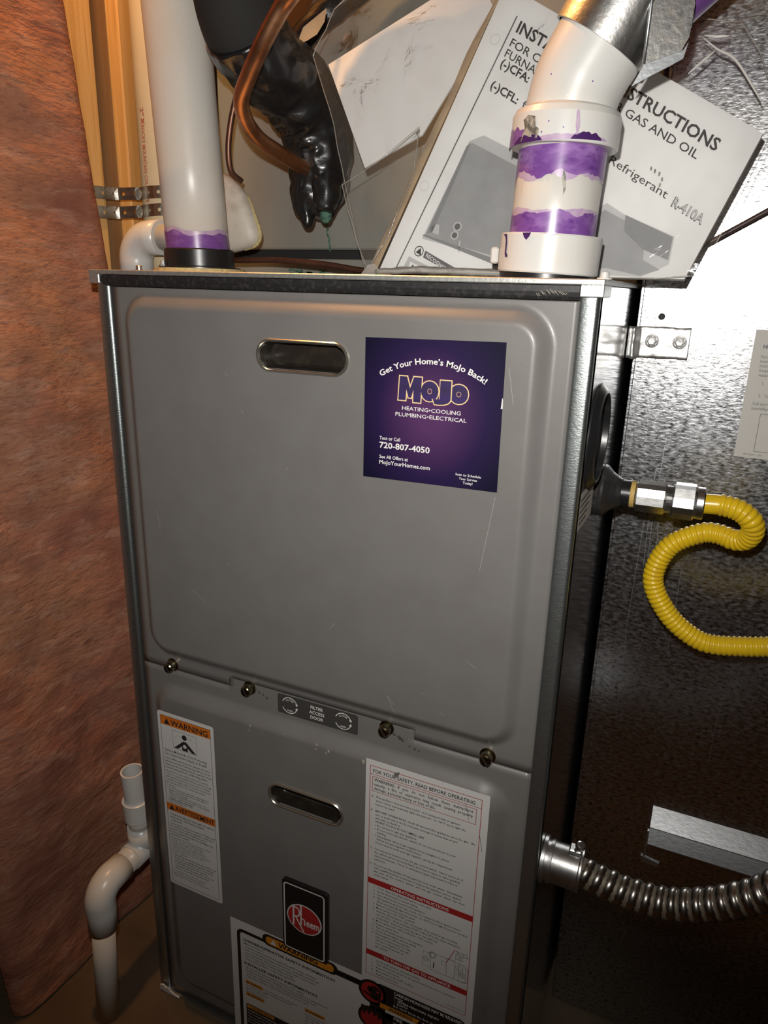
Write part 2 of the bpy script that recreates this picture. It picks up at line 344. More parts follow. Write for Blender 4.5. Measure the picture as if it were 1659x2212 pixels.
b = MB(); b.box(-0.220, -0.131, -0.06, 1.19, 0.001, 0.038, wood, 0.002); b.build('sill_plate', wl)
b = MB(); b.box(-0.220, -0.131, -0.10, 1.19, 2.361, 2.399, wood, 0.002); b.build('top_plate', wl)

# pink insulation blanket hanging on the left wall
b = MB(); ny, nz_ = 70, 330; vv = []
for j in range(nz_ + 1):
    z = 0.004 + 2.34 * j / nz_
    ye = 0.150 - 0.14 * max(0, z - 0.80) + 0.006 * noise.noise(Vector((0, 3.1, z * 6)))
    y0 = -0.112 + 0.010 * noise.noise(Vector((7, 0.2, z * 5)))
    for i in range(ny + 1):
        t = i / ny; y = y0 + (ye - y0) * t
        edge = min(1, min(t, 1 - t) / 0.12); bulge = math.sqrt(max(0, 1 - (1 - edge) ** 2))
        n1 = noise.noise(Vector((1, y * 9 + z * 3, z * 6 + y * 4))); n2 = noise.noise(Vector((5, y * 30 + z * 9, z * 26))); n3 = noise.noise(Vector((9, y * 90, z * 120 + y * 40)))
        x = -0.1285 + 0.016 * bulge + (0.012 * n1 + 0.0032 * n2 + 0.0007 * n3) * bulge + 0.004 * bulge
        vv.append((max(x, -0.1287), y, z))
nf = len(vv); fs = [(j * (ny + 1) + i, j * (ny + 1) + i + 1, (j + 1) * (ny + 1) + i + 1, (j + 1) * (ny + 1) + i) for j in range(nz_) for i in range(ny)]
b.add(vv, fs, pink, True)
b.add([(-0.130, p[1], p[2]) for p in vv], [f[::-1] for f in fs], pink, True)
for j in range(nz_):
    for i in (0, ny):
        a_, c_ = j * (ny + 1) + i, (j + 1) * (ny + 1) + i; q = [a_, c_, nf + c_, nf + a_]; b.f.append(q if i == 0 else q[::-1]); b.m.append(0); b.sm.append(True)
b.build('insulation_blanket', label='pink fibreglass insulation blanket hanging against the left stud wall', cat='insulation')

# ---------------------------------------------------------------- furnace
W = 0.4445
FU = thing('furnace', (0.222, 0.35, 0), 'tall grey gas furnace cabinet with two embossed doors and warning labels', 'furnace')
b = MB(); b.box(0.0, 0.0015, 0.004, 0.71, 0.004, 0.851, side); b.build('side_panel', FU)
b = MB(); b.box(W - 0.0015, W, 0.004, 0.71, 0.004, 0.851, side); SP = b.build('side_panel', FU)
b = MB(); b.box(0.002, W - 0.002, 0.700, 0.709, 0.004, 0.850, side); b.build('back_panel', FU)
b = MB(); b.box(0.004, W - 0.004, 0.010, 0.690, 0.003, 0.848, darkm); b.build('inner_liner', FU)
def corner_post(flip):
    m_ = MB(); prof = [(0.0000, 0.012), (0.0000, 0.0035)]
    for i in range(1, 7): a = math.radians(180 + 90 * i / 6); prof.append((0.0032 + 0.0032 * math.cos(a), 0.0032 + 0.0042 * math.sin(a)))
    prof += [(0.008, -0.0012), (0.0098, -0.0010)]
    for i in range(1, 7): a = math.radians(-90 + 90 * i / 6); prof.append((0.0102 + 0.0046 * math.cos(a), 0.0027 + 0.0037 * math.sin(a)))
    prof += [(0.0147, 0.009), (0.0190, 0.0092)]
    zz = (0.005, 0.845); vv = []
    for z in zz: vv += [((W - p[0]) if flip else p[0], p[1], z) for p in prof]
    n = len(prof); fs = [(i, i + 1, n + i + 1, n + i) for i in range(n - 1)]
    if flip: fs = [f[::-1] for f in fs]
    m_.add(vv, fs, post, True); return m_.build('corner_post', FU)
corner_post(False); corner_post(True)
# top panel with front lip and end tabs
b = MB(); b.box(-0.0055, 0.4470, -0.0035, 0.712, 0.8517, H, lipm, 0.0007)
b.box(-0.0055, 0.0066, -0.0034, 0.030, 0.8440, 0.8520, lipm, 0.0006); b.box(0.4312, 0.4470, -0.0034, 0.030, 0.8440, 0.8520, lipm, 0.0006)
b.build('top_panel', FU)
b = MB(); prof = [(0.006, 0.8414), (-0.0004, 0.8418), (-0.0016, 0.8440), (-0.0024, 0.8470), (-0.0022, 0.8512), (0.006, 0.8516)]
xs_ = [0.0070, 0.0076, 0.0095, 0.4308]; kk = [0.5, 0.85, 1.0, 1.0]; vv = []
for x, k in zip(xs_, kk): vv += [(x, p[0], 0.8466 + (p[1] - 0.8466) * k) for p in prof]
b.add(vv, [(i * 6 + k, i * 6 + 6 + k, i * 6 + 6 + (k + 1) % 6, i * 6 + (k + 1) % 6) for i in range(3) for k in range(6)] + [(5, 4, 3, 2, 1, 0), (18, 19, 20, 21, 22, 23)], gasket)
GS = b.build('gasket_strip', FU, label='black gasket strip under the top lip')
b = MB(); rr = random.Random(4); fr = front(-0.0029)
for k in range(16):
    x = 403 + k * 1.3 + rr.uniform(-.4, .4); z = 847.2 - abs(k - 8) * 0.22 + rr.uniform(-.8, .8); l_ = rr.uniform(1.0, 2.6)
    frame_lines(b, [(x - l_ * .5, z + l_ * .5), (x + l_ * .4, z - l_ * .5)], 0.22, fr, chip, False)
b.build('scuff_marks', GS, label='pale diagonal scuffs', kind='stuff')

def spaced(a, c, bands, fine, coarse, extra):
    out = [a]; x = a
    while x < c - 1e-6:
        st = fine if any(lo - fine <= x <= hi for lo, hi in bands) else coarse
        for lo, hi in bands:
            if x < lo < x + st: st = lo - x
        x = min(c, x + st); out.append(x)
    for e_ in extra:
        if a < e_ < c and all(abs(e_ - q) > 1e-5 for q in out): out.append(e_)
    return sorted(out)
def door(name, x0, x1, z0, z1, em, h, bw, cr, hole, tx, ztab, notch, extra):
    ex0, ex1, ez0, ez1 = em; bd = bw + cr * 0.55
    xs = spaced(x0, x1, [(ex0, ex0 + bd), (ex1 - bd, ex1), (hole[0] - .044, hole[0] + .044)], 0.0014, 0.008, list(tx))
    zs = spaced(z0, z1, [(ez0, ez0 + bd), (ez1 - bd, ez1), (hole[1] - .016, hole[1] + .016)], 0.0014, 0.008, extra)
    cx, cz = (ex0 + ex1) / 2, (ez0 + ez1) / 2; hx, hz = (ex1 - ex0) / 2, (ez1 - ez0) / 2
    vv = []
    for z in zs:
        for x in xs:
            qx, qz = abs(x - cx) - hx + cr, abs(z - cz) - hz + cr
            sd = -(math.hypot(max(qx, 0), max(qz, 0)) + min(max(qx, qz), 0) - cr)
            vv.append((x, -0.0012 - h * sstep(sd / bw), z))
    nx = len(xs); fs = []; used = {}
    for j in range(len(zs) - 1):
        zc = (zs[j] + zs[j + 1]) / 2
        for i in range(nx - 1):
            xc = (xs[i] + xs[i + 1]) / 2
            intab = tx[0] < xc < tx[1]
            if notch and intab and zc < ztab: continue
            if (not notch) and (not intab) and zc > ztab: continue
            if math.hypot(max(abs(xc - hole[0]) - 0.0293, 0), zc - hole[1]) < 0.0108: continue
            f = (j * nx + i, j * nx + i + 1, (j + 1) * nx + i + 1, (j + 1) * nx + i); fs.append(f)
            for k in range(4):
                e_ = (f[k], f[(k + 1) % 4]); used[e_] = 1
    m_ = MB(); m_.add(vv, fs, paint, True)
    mp_ = {}
    for (a, c) in list(used):
        if (c, a) not in used:
            q = []
            for k in (a, c):
                if k not in mp_: mp_[k] = len(m_.v); m_.v.append((vv[k][0], 0.0085, vv[k][2]))
                q.append(mp_[k])
            m_.f.append([c, a, q[0], q[1]]); m_.m.append(0); m_.sm.append(False)
    return m_.build(name, FU)
TX = (0.128, 0.327)
UD = door('upper_door', 0.0203, 0.4316, 0.4662, 0.8412, (0.030, 0.4186, 0.4800, 0.8388), 0.0085, 0.0145, 0.030, (0.2202, 0.7922), TX, 0.4752, True, [0.4752])
LD = door('lower_door', 0.0203, 0.4316, 0.0100, 0.4745, (0.030, 0.4186, 0.0300, 0.4500), 0.0085, 0.0170, 0.030, (0.2196, 0.3640), TX, 0.4652, False, [0.4652])
def handle(parent, cx, cz, lab):
    m_ = MB(); prof = [(0.0134, -0.0094), (0.0133, -0.0110), (0.0126, -0.0118), (0.0116, -0.0118), (0.0109, -0.0108), (0.0105, -0.0090), (0.0099, -0.004), (0.0094, 0.006), (0.0075, 0.0085)]
    pth = []
    for sgn, a0 in ((1, -90), (-1, 90)):
        for i in range(13):
            a = math.radians(a0 + 180 * i / 12); pth.append((cx + sgn * 0.0293, cz, math.cos(a), math.sin(a)))
    n = len(pth)
    for k in range(len(prof) - 1):
        vv = [(p[0] + p[2] * r_, y_, p[1] + p[3] * r_) for (r_, y_) in (prof[k], prof[k + 1]) for p in pth]
        m_.add(vv, [(i, (i + 1) % n, n + (i + 1) % n, n + i) for i in range(n)], rimm if k < 5 else cup, True)
    m_.add([(p[0] + p[2] * 0.0075, 0.0085, p[1] + p[3] * 0.0075) for p in pth], [tuple(range(n))], cup)
    m_.build('handle_recess', parent, label=lab)
handle(UD, 0.2202, 0.7922, 'dark oval finger recess with bright rim'); handle(LD, 0.2196, 0.3640, 'dusty dark oval finger recess')
for x, z in ((0.0584, 0.4710), (0.1531, 0.4700), (0.3003, 0.4700), (0.3940, 0.4715)):
    m_ = MB(); rr = random.Random(int(x * 1e4)); a = rr.uniform(0.5, 1.3)
    m_.lathe([(0.0056, 0), (0.0056, 0.0065), (0.0052, 0.0085), (0.0043, 0.0096), (0.0001, 0.0100)], (x, -0.0008, z), (0, -1, 0), brass, 20)
    m_.lathe([(0.0072, 0), (0.0070, 0.0012), (0.0056, 0.0016)], (x, -0.0008, z), (0, -1, 0), brass, 20)
    c_, s_ = math.cos(a), math.sin(a)
    m_.poly([(x * 1e3 + u_ * c_ * 4.6 - v_ * s_ * .6, z * 1e3 + u_ * -s_ * 4.6 - v_ * c_ * .6) for u_, v_ in ((-1, -1), (1, -1), (1, 1), (-1, 1))], front(-0.0109), darkm, 0.0012)
    m_.build('door_fastener', FU)
# marks in the paint
b = MB(); rr = random.Random(11); fr = front(-0.01005)
for p, q in (((303, 509), (309, 497)), ((304, 508), (310, 501)), ((309, 497), (312, 492)), ((140, 602), (141, 600)), ((96, 566), (112, 556)), ((386, 700), (378, 640)), ((389, 795), (394, 770)),
             ((247, 560), (252, 566)), ((335, 520), (338, 519)), ((352, 506), (356, 504)), ((205, 700), (206, 698)), ((160, 745), (163, 742)), ((372, 560), (381, 555)), ((145, 775), (148, 772)), ((60, 640), (63, 622))):
    frame_lines(b, [p, q], 0.28, fr, scr, False)
b.build('scratch_marks', UD, label='fine pale scratches', kind='stuff')
b = MB(); fr = front(-0.01005)
for x, z, s_ in ((245.5, 433, 2.0), (243, 430, 1.4), (233, 436, 1.6), (232.0, 431.0, 1.3), (281.5, 433.5, 2.6), (158, 434, 1.6), (157, 428, 1.1), (172, 430, .7), (196, 436, .8)):
    b.poly([(x - s_ * .5, z + s_), (x + s_ * .6, z + s_ * .5), (x + s_ * .4, z - s_), (x - s_ * .2, z - s_ * .6)], fr, chip)
fr = front(-0.0021)
for x, z, s_ in ((160, 470.5, 2.6), (164.5, 468, 2.2), (169, 466.6, 1.8), (173, 464.5, 2.2), (308, 465.5, 2.4), (313, 463.5, 3.4), (316, 462.0, 2.6), (328, 456.5, 2.0), (332, 456, 1.6), (323, 458, 1.6)):
    b.poly([(x - s_ * .7, z + s_ * .5), (x + s_ * .2, z + s_ * .8), (x + s_ * .7, z - s_ * .1), (x, z - s_ * .6), (x - s_ * .4, z - s_ * .2)], fr, smud)
b.build('paint_chips', LD, label='pale chips and dark smudges', kind='stuff')

# filter access label
FLY = -0.0016
b = MB(); fr = front(-0.0020); b.poly(rrect(185.5, 271.5, 453.3, 473.8, 2.0), fr, dkgrey, 0.0004); fr = front(-0.0022)
for t_, z in (('FILTER', 467.3), ('ACCESS', 462.0), ('DOOR', 456.7)): txt(b, t_, 228.6, z, 3.3, fr, white, align='C', bold=0.012, sx=0.98)
for cx in (199.0, 256.5):
    for a0, a1 in ((25, 155), (205, 335)):
        P = [(cx + 8.3 * math.cos(math.radians(a)), 463.8 + 8.3 * math.sin(math.radians(a))) for a in range(a0, a1 + 1, 10)]
        frame_lines(b, P, 0.7, fr, white, False)
    for a, sg in ((25, -1), (335, 1)):
        x, z = cx + 8.3 * math.cos(math.radians(a)), 463.8 + 8.3 * math.sin(math.radians(a))
        b.poly([(x - 1.5, z + sg * 0.5), (x + 1.5, z + sg * .3), (x + .6, z + sg * 2.8)], fr, white)
    txt(b, 'CLOSE', cx, 0, 1.9, fr, white, sx=1.0, bend=(cx, 463.8, 5.0, 1)); txt(b, 'OPEN', cx, 0, 1.9, fr, white, sx=1.05, bend=(cx, 463.8, 6.9, -1))
b.build('filter_label', LD, label='dark FILTER ACCESS DOOR label')

# --- carbon monoxide warning label (left)
EY = -0.0098
def tri(mb, cx, z0, wd, h, fr, mat, mark, m2):
    mb.poly([(cx - wd / 2, z0), (cx + wd / 2, z0), (cx, z0 + h)], fr, mat)
def lines(mb, L_, x, z0, dz, cap, fr, mat, mx, bold=0.0, res=1):
    for i, t_ in enumerate(L_): txt(mb, t_, x, z0 - i * dz, cap, fr, mat, maxw=mx, bold=bold, res=res, sx=0.9)
    return z0 - len(L_) * dz
b = MB(); b.poly(rrect(40.0, 112.5, 190.5, 417.6, 3.0), front(EY), sticker, 0.0004)
f1, f2, f3 = front(EY - .0002), front(EY - .0003), front(EY - .0004)
frame_lines(b, rect(44.0, 108.5, 194.5, 413.2), 0.45, f1, ink)
b.poly(rect(44.2, 108.3, 402.2, 413.0), f2, orange); tri(b, 52.5, 403.6, 8, 7.2, f3, ink, 0, 0)
txt(b, 'WARNING', 57.3, 403.7, 6.9, f3, ink, width=48, bold=0.02)
b.poly(rect(44.2, 108.3, 293.2, 302.8), f2, orange); tri(b, 50.6, 294.4, 7.4, 6.6, f3, ink, 0, 0); txt(b, 'AVERTISSEMENT', 55.0, 294.8, 6.2, f3, ink, width=52.6, bold=0.015)
frame_lines(b, rect(59, 90, 376.5, 398.5), 0.35, f2, ink2)
b.poly(circle(74.5, 393.3, 3.2, 14), f3, ink); b.poly([(72.8, 388.5), (76.6, 388.5), (89, 377.2), (83.4, 377.2), (78.0, 381.8), (78.4, 377.2), (70.6, 377.2), (71.2, 382.4), (65.4, 377.4), (60.2, 377.4)], f3, ink)
b.poly(circle(74.6, 382.6, 2.4, 12), front(EY - .0005), sticker)
for k in range(9): frame_lines(b, [(62 + k * 2.9, 391 + (k * 7 % 4)), (64.2 + k * 2.9, 391.8 + (k * 5 % 4))], 0.3, f2, ink2, False)
z = lines(b, ['Carbon Monoxide (CO) Poisoning', 'Can Cause Severe Injury or Death.'], 46, 370.0, 4.6, 3.1, f2, ink, 60.5, 0.01)
z = lines(b, ['Carbon Monoxide from the exhaust of motor', 'vehicles and other fuel burning devices can be', 'drawn into the living space by the operation of the', 'central heating and air conditioning system.'], 46, 360.2, 4.0, 2.5, f2, ink, 61, 0.01)
z = lines(b, ['Exhaust from motor vehicles, generators, garden', 'tractors, mowers, portable heaters, charcoal and gas', 'grills, gasoline powered tools, and indoor camping', 'equipment contains carbon monoxide, a poisonous', 'gas that can kill you. You cannot see, smell it,', 'or taste it.'], 46, 343.6, 3.6, 2.2, f2, ink2, 61)
z = lines(b, ['Do NOT operate an automobile or any engine in a', 'garage for more than the few seconds it takes to', 'enter or exit the garage.', 'Do NOT operate any fuel burning device in an', 'enclosed or partly enclosed space, or near building', 'windows, doors or air intakes.'], 48.5, 328.0 - 6, 2.75, 2.0, f2, ink, 58.5, 0.008)
z = lines(b, ['The Safety Commission and Health Canada', 'recommend the installation of UL or CSA', 'certified Alarms in every home.'], 46, 305.2 + 2.9, 2.0, 1.5, f2, ink2, 61)
z = lines(b, ["L'empoisonnement au monoxyde de carbone", 'peut causer des blessures graves', 'ou la mort.'], 48, 287.5, 4.0, 2.7, f2, ink, 59, 0.012)
z = lines(b, ["Le monoxyde de carbone provenant de l'echappement", "des vehicules et d'autres appareils a combustion", "peut etre aspire dans l'habitation par le", 'fonctionnement du systeme de chauffage et de', 'climatisation central.'], 46, 274.8, 3.7, 2.4, f2, ink, 61, 0.01)
z = lines(b, ["L'echappement des vehicules, generatrices, tracteurs", 'de jardin, tondeuses, appareils de chauffage', 'portatifs, grils au charbon et au gaz, outils a', "essence et equipement de camping d'interieur", 'contient du monoxyde de carbone, un gaz toxique', "qui peut vous tuer. On ne peut ni le voir, ni", 'le sentir, ni y gouter.'], 46, 256.0, 3.3, 2.0, f2, ink2, 61)
z = lines(b, ["Ne PAS faire fonctionner une automobile ou un", "moteur dans un garage plus que les quelques", "secondes qu'il faut pour entrer ou en sortir.", "Ne PAS faire fonctionner un appareil a", "combustion dans un espace clos ou pres des", "fenetres, des portes ou des prises d'air."], 49, 232.0, 3.5, 2.3, f2, ink, 58, 0.012)
z = lines(b, ["La commission de la securite des produits et", "Sante Canada recommandent l'installation", "d'avertisseurs homologues dans chaque maison."], 46, 209.8, 3.3, 2.0, f2, ink2, 61)
b.build('warning_label', LD, label='narrow white label headed WARNING and AVERTISSEMENT in orange')

# --- operating instruction label (right)
b = MB(); b.poly(rrect(284.5, 401.3, 178.4, 438.2, 0.8, 2), front(EY), sticker, 0.0004)
frame_lines(b, rect(289.0, 394.6, 184.6, 432.4), 0.55, f1, red)
frame_lines(b, [(289.0, 423.6), (394.6, 423.6)], 0.45, f1, red, False); frame_lines(b, rect(291.4, 390.4, 405.6, 421.3), 0.45, f1, red)
txt(b, 'FOR YOUR SAFETY, READ BEFORE OPERATING', 291.8, 425.6, 3.7, f2, ink, width=97, bold=0.012)
txt(b, 'WARNING:', 293.1, 416.6, 3.3, f2, ink, width=20.5, bold=0.015); txt(b, 'If   you   do   not   follow   these   instructions', 316.5, 416.6, 3.2, f2, ink, width=71, res=1)
txt(b, 'exactly,  a  fire  or  explosion  may  result  causing  property', 293.1, 411.9, 3.1, f2, ink, width=94.5, res=1); txt(b, 'damage, personal injury or loss of life.', 293.1, 407.5, 3.1, f2, ink, width=60, res=1)
def item(no, L_, z, cap=2.15, dz=4.05, x=295.2, w_=96.0, dx=-4.4):
    txt(b, no, x + dx, z, cap, f2, ink, res=1)
    for i, t_ in enumerate(L_): txt(b, t_, x, z - i * dz, cap, f2, ink, res=1, maxw=w_ if i < len(L_) - 1 else w_, sx=0.98)
item('A.', ['This appliance does not have a pilot.  It is equipped with an ignition', 'device which automatically lights the burners.  Do NOT try to light the', 'burner by hand.'], 399.0)
txt(b, 'B.', 290.8, 383.6, 2.15, f2, ink, res=1); txt(b, 'BEFORE OPERATING', 295.2, 383.6, 2.2, f2, ink, width=31, bold=0.015, res=1); txt(b, 'smell all around the appliance area for gas.  Be', 327.5, 383.6, 2.15, f2, ink, width=64, res=1)
lines(b, ['sure to smell next to the floor because some gas is heavier than air and', 'will settle on the floor.'], 295.2, 379.6, 4.0, 2.15, f2, ink, 96)
txt(b, 'WHAT TO DO IF YOU SMELL GAS', 295.2, 371.6, 2.3, f2, ink, width=49, bold=0.015, res=1)
for z, t_ in ((367.6, 'Do not try to light any appliance.'), (363.7, 'Do not touch any electric switch; do not use any phone in your'), (356.0, "Immediately call your gas supplier from a neighbor's phone."), (348.2, 'If you cannot reach your gas supplier, call the fire department.')):
    b.poly(circle(295.7, z + .9, .5, 6), f2, ink); txt(b, t_, 297.2, z, 2.15, f2, ink, res=1, maxw=86, sx=0.98)
txt(b, 'building.', 297.2, 359.9, 2.15, f2, ink, res=1, sx=0.98); txt(b, "Follow the gas supplier's instructions.", 297.2, 352.2, 2.15, f2, ink, res=1, sx=0.98)
item('C.', ['Use only your hand to move the gas control switch.  Never use tools. If', "the switch will not move by hand, don't try to repair it; call a qualified", 'service technician.  Force or attempted repair may result in a fire or', 'explosion.'], 340.6, dz=4.0)
item('D.', ['Do not use this appliance if any part has been under water.  Immediately', 'call a qualified service technician to inspect the appliance and to replace', 'any  part  of  the  control  system  and  any  gas  control  which  has  been', 'under water.'], 322.2, dz=3.95)
b.poly(rect(289.0, 394.6, 299.4, 306.0), f2, red); txt(b, 'OPERATING INSTRUCTIONS', 342.5, 301.0, 3.3, f3, white, width=58, align='C', bold=0.01)
IT = [('1.', 'STOP!  Read the safety information on this label.'), ('2.', 'Set the thermostat to lowest setting.'), ('3.', 'Turn off all electric power to the appliance.'), ('4.', 'This appliance does not have a pilot.  It is equipped with an ignition device'), ('', 'which automatically lights the burner.  Do NOT try to light the burner by hand.'),
      ('5.', 'Remove control door/access panel.'), ('6.', 'Move switch to the "OFF" position.'), ('7.', 'Wait five (5) minutes to clear out any gas.  Then smell for gas, including'), ('', "near the floor.  If you smell gas, STOP!  Follow 'B' in the safety information"), ('', "on this label.  If you don't smell gas, go to the next step."),
      ('8.', 'Move switch from "OFF" position to "ON" position.'), ('9.', 'Replace control door.'), ('10.', 'Turn on all electric power to the appliance.'), ('11.', 'Set the thermostat to desired setting.'), ('12.', 'If the appliance will not operate,'), ('', 'follow the instructions "To Turn'), ('', 'Off Gas To Appliance" and call'), ('', 'your service technician or'), ('', 'gas supplier.')]
for i, (a, t_) in enumerate(IT):
    z = 295.4 - i * 4.02
    if a: txt(b, a, 297.0, z, 2.1, f2, ink, res=1, align='R')
    txt(b, t_, 298.8, z, 2.1, f2, ink, res=1, maxw=93, sx=0.95)
# little gas valve drawing
for pts in (rect(349, 357, 226, 243), rect(357, 392, 224, 245), rect(373, 381, 224, 246), rect(368, 373, 236, 240.5), rect(381, 389, 232, 236), rect(382, 389, 238, 241), [(385, 245), (394, 241), (394, 225), (385, 224)]): frame_lines(b, pts, 0.35, f2, ink2)
for cx, cz, r_ in ((352.5, 235, 3.0), (352.5, 235, 1.6), (358.5, 242.5, 3.6), (358.5, 242.5, 2.9), (388.8, 232.5, 3.2), (388.8, 232.5, 1.8)): frame_lines(b, circle(cx, cz, r_, 14), 0.35, f2, ink2)
frame_lines(b, [(380.2, 259.5), (372.6, 240.0)], 0.6, f3, red, False); b.poly(rect(359.8, 360.8, 227, 234), f2, ink)
lines(b, ['Gas control', 'switch shown', 'in "ON"', 'position.'], 380.8, 257.6, 2.9, 1.9, f2, ink, 13)
b.poly(rect(289.0, 394.6, 209.9, 216.5), f2, red); txt(b, 'TO TURN OFF GAS TO APPLIANCE', 343.0, 211.5, 3.4, f3, white, width=70, align='C', bold=0.01)
for i, t_ in enumerate(['Set the thermostat to the lowest setting.', 'Turn off all electric power to the appliance if service is to be performed.', 'Remove control door.', 'Move switch to the "OFF" position.', 'Replace control door.']):
    txt(b, '%d.' % (i + 1), 297.0, 204.6 - i * 4.3, 2.1, f2, ink, res=1, align='R'); txt(b, t_, 300.4, 204.6 - i * 4.3, 2.1, f2, ink, res=1, maxw=88, sx=0.95)
txt(b, '92-21310-07-01', 375.7, 188.0, 1.7, f2, ink2, width=17.5, res=1)
b.poly([(312, 432.5), (318, 434.5), (317, 429), (313.5, 427.5)], front(EY - .0006), smoke); frame_lines(b, [(380.5, 424), (382.5, 417), (384.0, 408)], 0.35, front(EY - .0006), smud, False); frame_lines(b, [(394.5, 398), (398, 380)], 0.4, front(EY - .0006), smud, False)
b.build('operating_label', LD, label='large white label with red bands and operating instructions')

# --- safety label at the bottom
b = MB(); b.poly(rrect(121.9, 401.3, 9.5, 178.0, 1.0, 2), front(EY), sticker, 0.0003)
g1, g2, g3, g4 = front(EY - .0002), front(EY - .00035), front(EY - .0005), front(EY - .00065)
def ringp(x0, x1, z0, z1, wd, r): return rrect(x0, x1, z0, z1, r), rrect(x0 + wd, x1 - wd, z0 + wd, z1 - wd, max(r - wd, .5))
def band(mb, po, pi_, fr, mat):
    n = len(po); mb.add([fr(*p) for p in po] + [fr(*p) for p in pi_], [(i, (i + 1) % n, n + (i + 1) % n, n + i) for i in range(n)], mat)
po, pi_ = ringp(130.2, 300.5, 12.5, 167.2, 4.4, 8); band(b, po, pi_, g1, blk)
b.poly(rrect(164.2, 257.4, 161.0, 176.5, 7.6), g2, blk); b.poly(rrect(168.6, 252.6, 163.6, 174.0, 5.1), g3, orange2)
tri(b, 178.6, 165.2, 8.2, 7.4, g4, sticker, 0, 0); txt(b, 'WARNING', 184.5, 165.6, 6.2, g4, ink, width=49, bold=0.035)
txt(b, 'OWNER/OPERATOR SAFETY INFORMATION', 138.6, 152.0, 3.5, g2, ink, width=115, bold=0.028)
lines(b, ['Make sure furnace is:', '\u2022 properly installed, serviced, and repaired by qualified service technicians', '\u2022 kept clear of, and has adequate clearance from, combustible materials, and', '\u2022 inspected annually. Failure to do so could cause death or serious injury.', 'Check or replace filters monthly; if filters are dirty:', '\u2022 clean permanent filters   \u2022 replace disposable filters'], 139.5, 147.6, 4.3, 2.4, g2, ink, 146, 0.01)
txt(b, 'INSTALLER SAFETY INFORMATION', 139.0, 118.6, 3.5, g2, ink, width=93, bold=0.028)
lines(b, ['\u2022 Do not use this furnace during construction of the building.', '\u2022 Read all instructions before installing, according to manufacturer\'s instructions and', '\u2022 local codes. Installation must conform with the National Fuel Gas Code.', '\u2022 Keep these instructions with the furnace for the owner or user.'], 139.5, 113.6, 4.2, 2.4, g2, ink, 146, 0.01)
for x0, z0, w_ in ((139.5, 90.5, 23.5), (139.5, 72.5, 24.5), (216.8, 90.5, 25)):
    b.poly(rrect(x0, x0 + w_, z0, z0 + 4.8, .8, 2), g2, orange2); tri(b, x0 + 3, z0 + .8, 3.2, 3.0, g3, ink, 0, 0); txt(b, 'WARNING', x0 + 6, z0 + 1.1, 2.5, g3, ink, width=w_ - 8, bold=0.02, res=1)
lines(b, ['Turn off electric power to the furnace', 'before opening or servicing unit.'], 165, 92.2, 3.6, 2.1, g2, ink, 46); lines(b, ['Use only with type of gas', 'approved for this furnace.', 'Check fuel supply line.'], 139.5, 86.6, 4.2, 2.2, g2, ink, 60); lines(b, ['Do not store or use gasoline or', 'other flammable vapors near', 'this or any other appliance.', 'Do not place materials against it.'], 217, 85.6, 4.3, 2.3, g2, ink, 72)
for x0, x1, z0, z1 in ((139.0, 213.0, 18, 60.0), (216.8, 294.0, 18, 66.0)):
    b.poly(rrect(x0, x1, z0, z1, 2.5), g2, blk); b.poly(rrect(x0 + 1, x0 + 38, z1 - 6.0, z1 - 1.0, 1), g3, orange2); txt(b, 'WARNING', x0 + 8, z1 - 4.9, 3.0, g4, ink, width=27, bold=0.02, res=1)
    lines(b, ['If installed in a residential garage, furnace', 'must be installed so burners and ignition', 'source are located no less than 18 inches', 'above the floor.', 'Protect from damage by vehicles.'], x0 + 2, z1 - 10.5, 4.4, 2.3, g3, white, x1 - x0 - 4, 0.006)
b.poly(rect(257, 300, 166.2, 170.6), g1, blk)
b.poly(rrect(300, 396.6, 134.5, 177.4, 7), g2, blk); b.poly(circle(297.0, 161.8, 15.6, 30), g2, blk); b.poly(circle(297.0, 161.8, 12.4, 28), g3, red)
b.poly(circle(300.5, 163.5, 7.0, 18, 8.0), g4, blk); b.poly([(292.5, 169.5), (296.5, 167), (294.5, 160.0), (291.0, 163.5)], g4, blk); b.poly([(286, 159), (300, 152.5), (309, 155), (306, 158), (298, 156.5), (289, 160.5)], g4, blk); b.poly(circle(303.0, 165.0, 1.6, 10), front(EY - .0008), red)
b.poly(rect(294.5, 299.5, 136, 148), g2, blk)
b.poly(circle(297.0, 126.0, 15.6, 30), g2, blk); b.poly(circle(297.0, 126.0, 12.4, 28), g3, red)
b.poly([(284, 129), (287, 132), (288, 127), (291.5, 135), (293.5, 129), (297.5, 137), (299.5, 130), (303, 135), (304.5, 128), (308, 132), (309.5, 126), (309, 140), (285, 140)], g4, blk)
txt(b, 'CARBON MONOXIDE MAY BE RELEASED', 320.8, 171.4, 3.9, g3, white, width=72, bold=0.012)
txt(b, 'causing:', 320.8, 167.6, 2.6, g3, white, res=1); txt(b, '\u2022  SEVERE PERSONAL INJURY', 321.4, 163.6, 2.8, g3, white, width=48, res=1, bold=0.01); txt(b, '\u2022  DEATH', 321.4, 159.6, 2.8, g3, white, res=1, bold=0.01); txt(b, 'DO NOT block the flow of the air to or from', 320.8, 155.2, 2.5, g3, white, width=70, res=1)
b.poly([(306, 146.5), (346, 146.5), (349.5, 152.8), (306, 152.8)], g3, orange2); txt(b, 'WARNING', 315.5, 147.7, 3.9, g4, ink, width=26, bold=0.03); tri(b, 353.5, 147.2, 5.4, 5.0, g3, white, 0, 0)
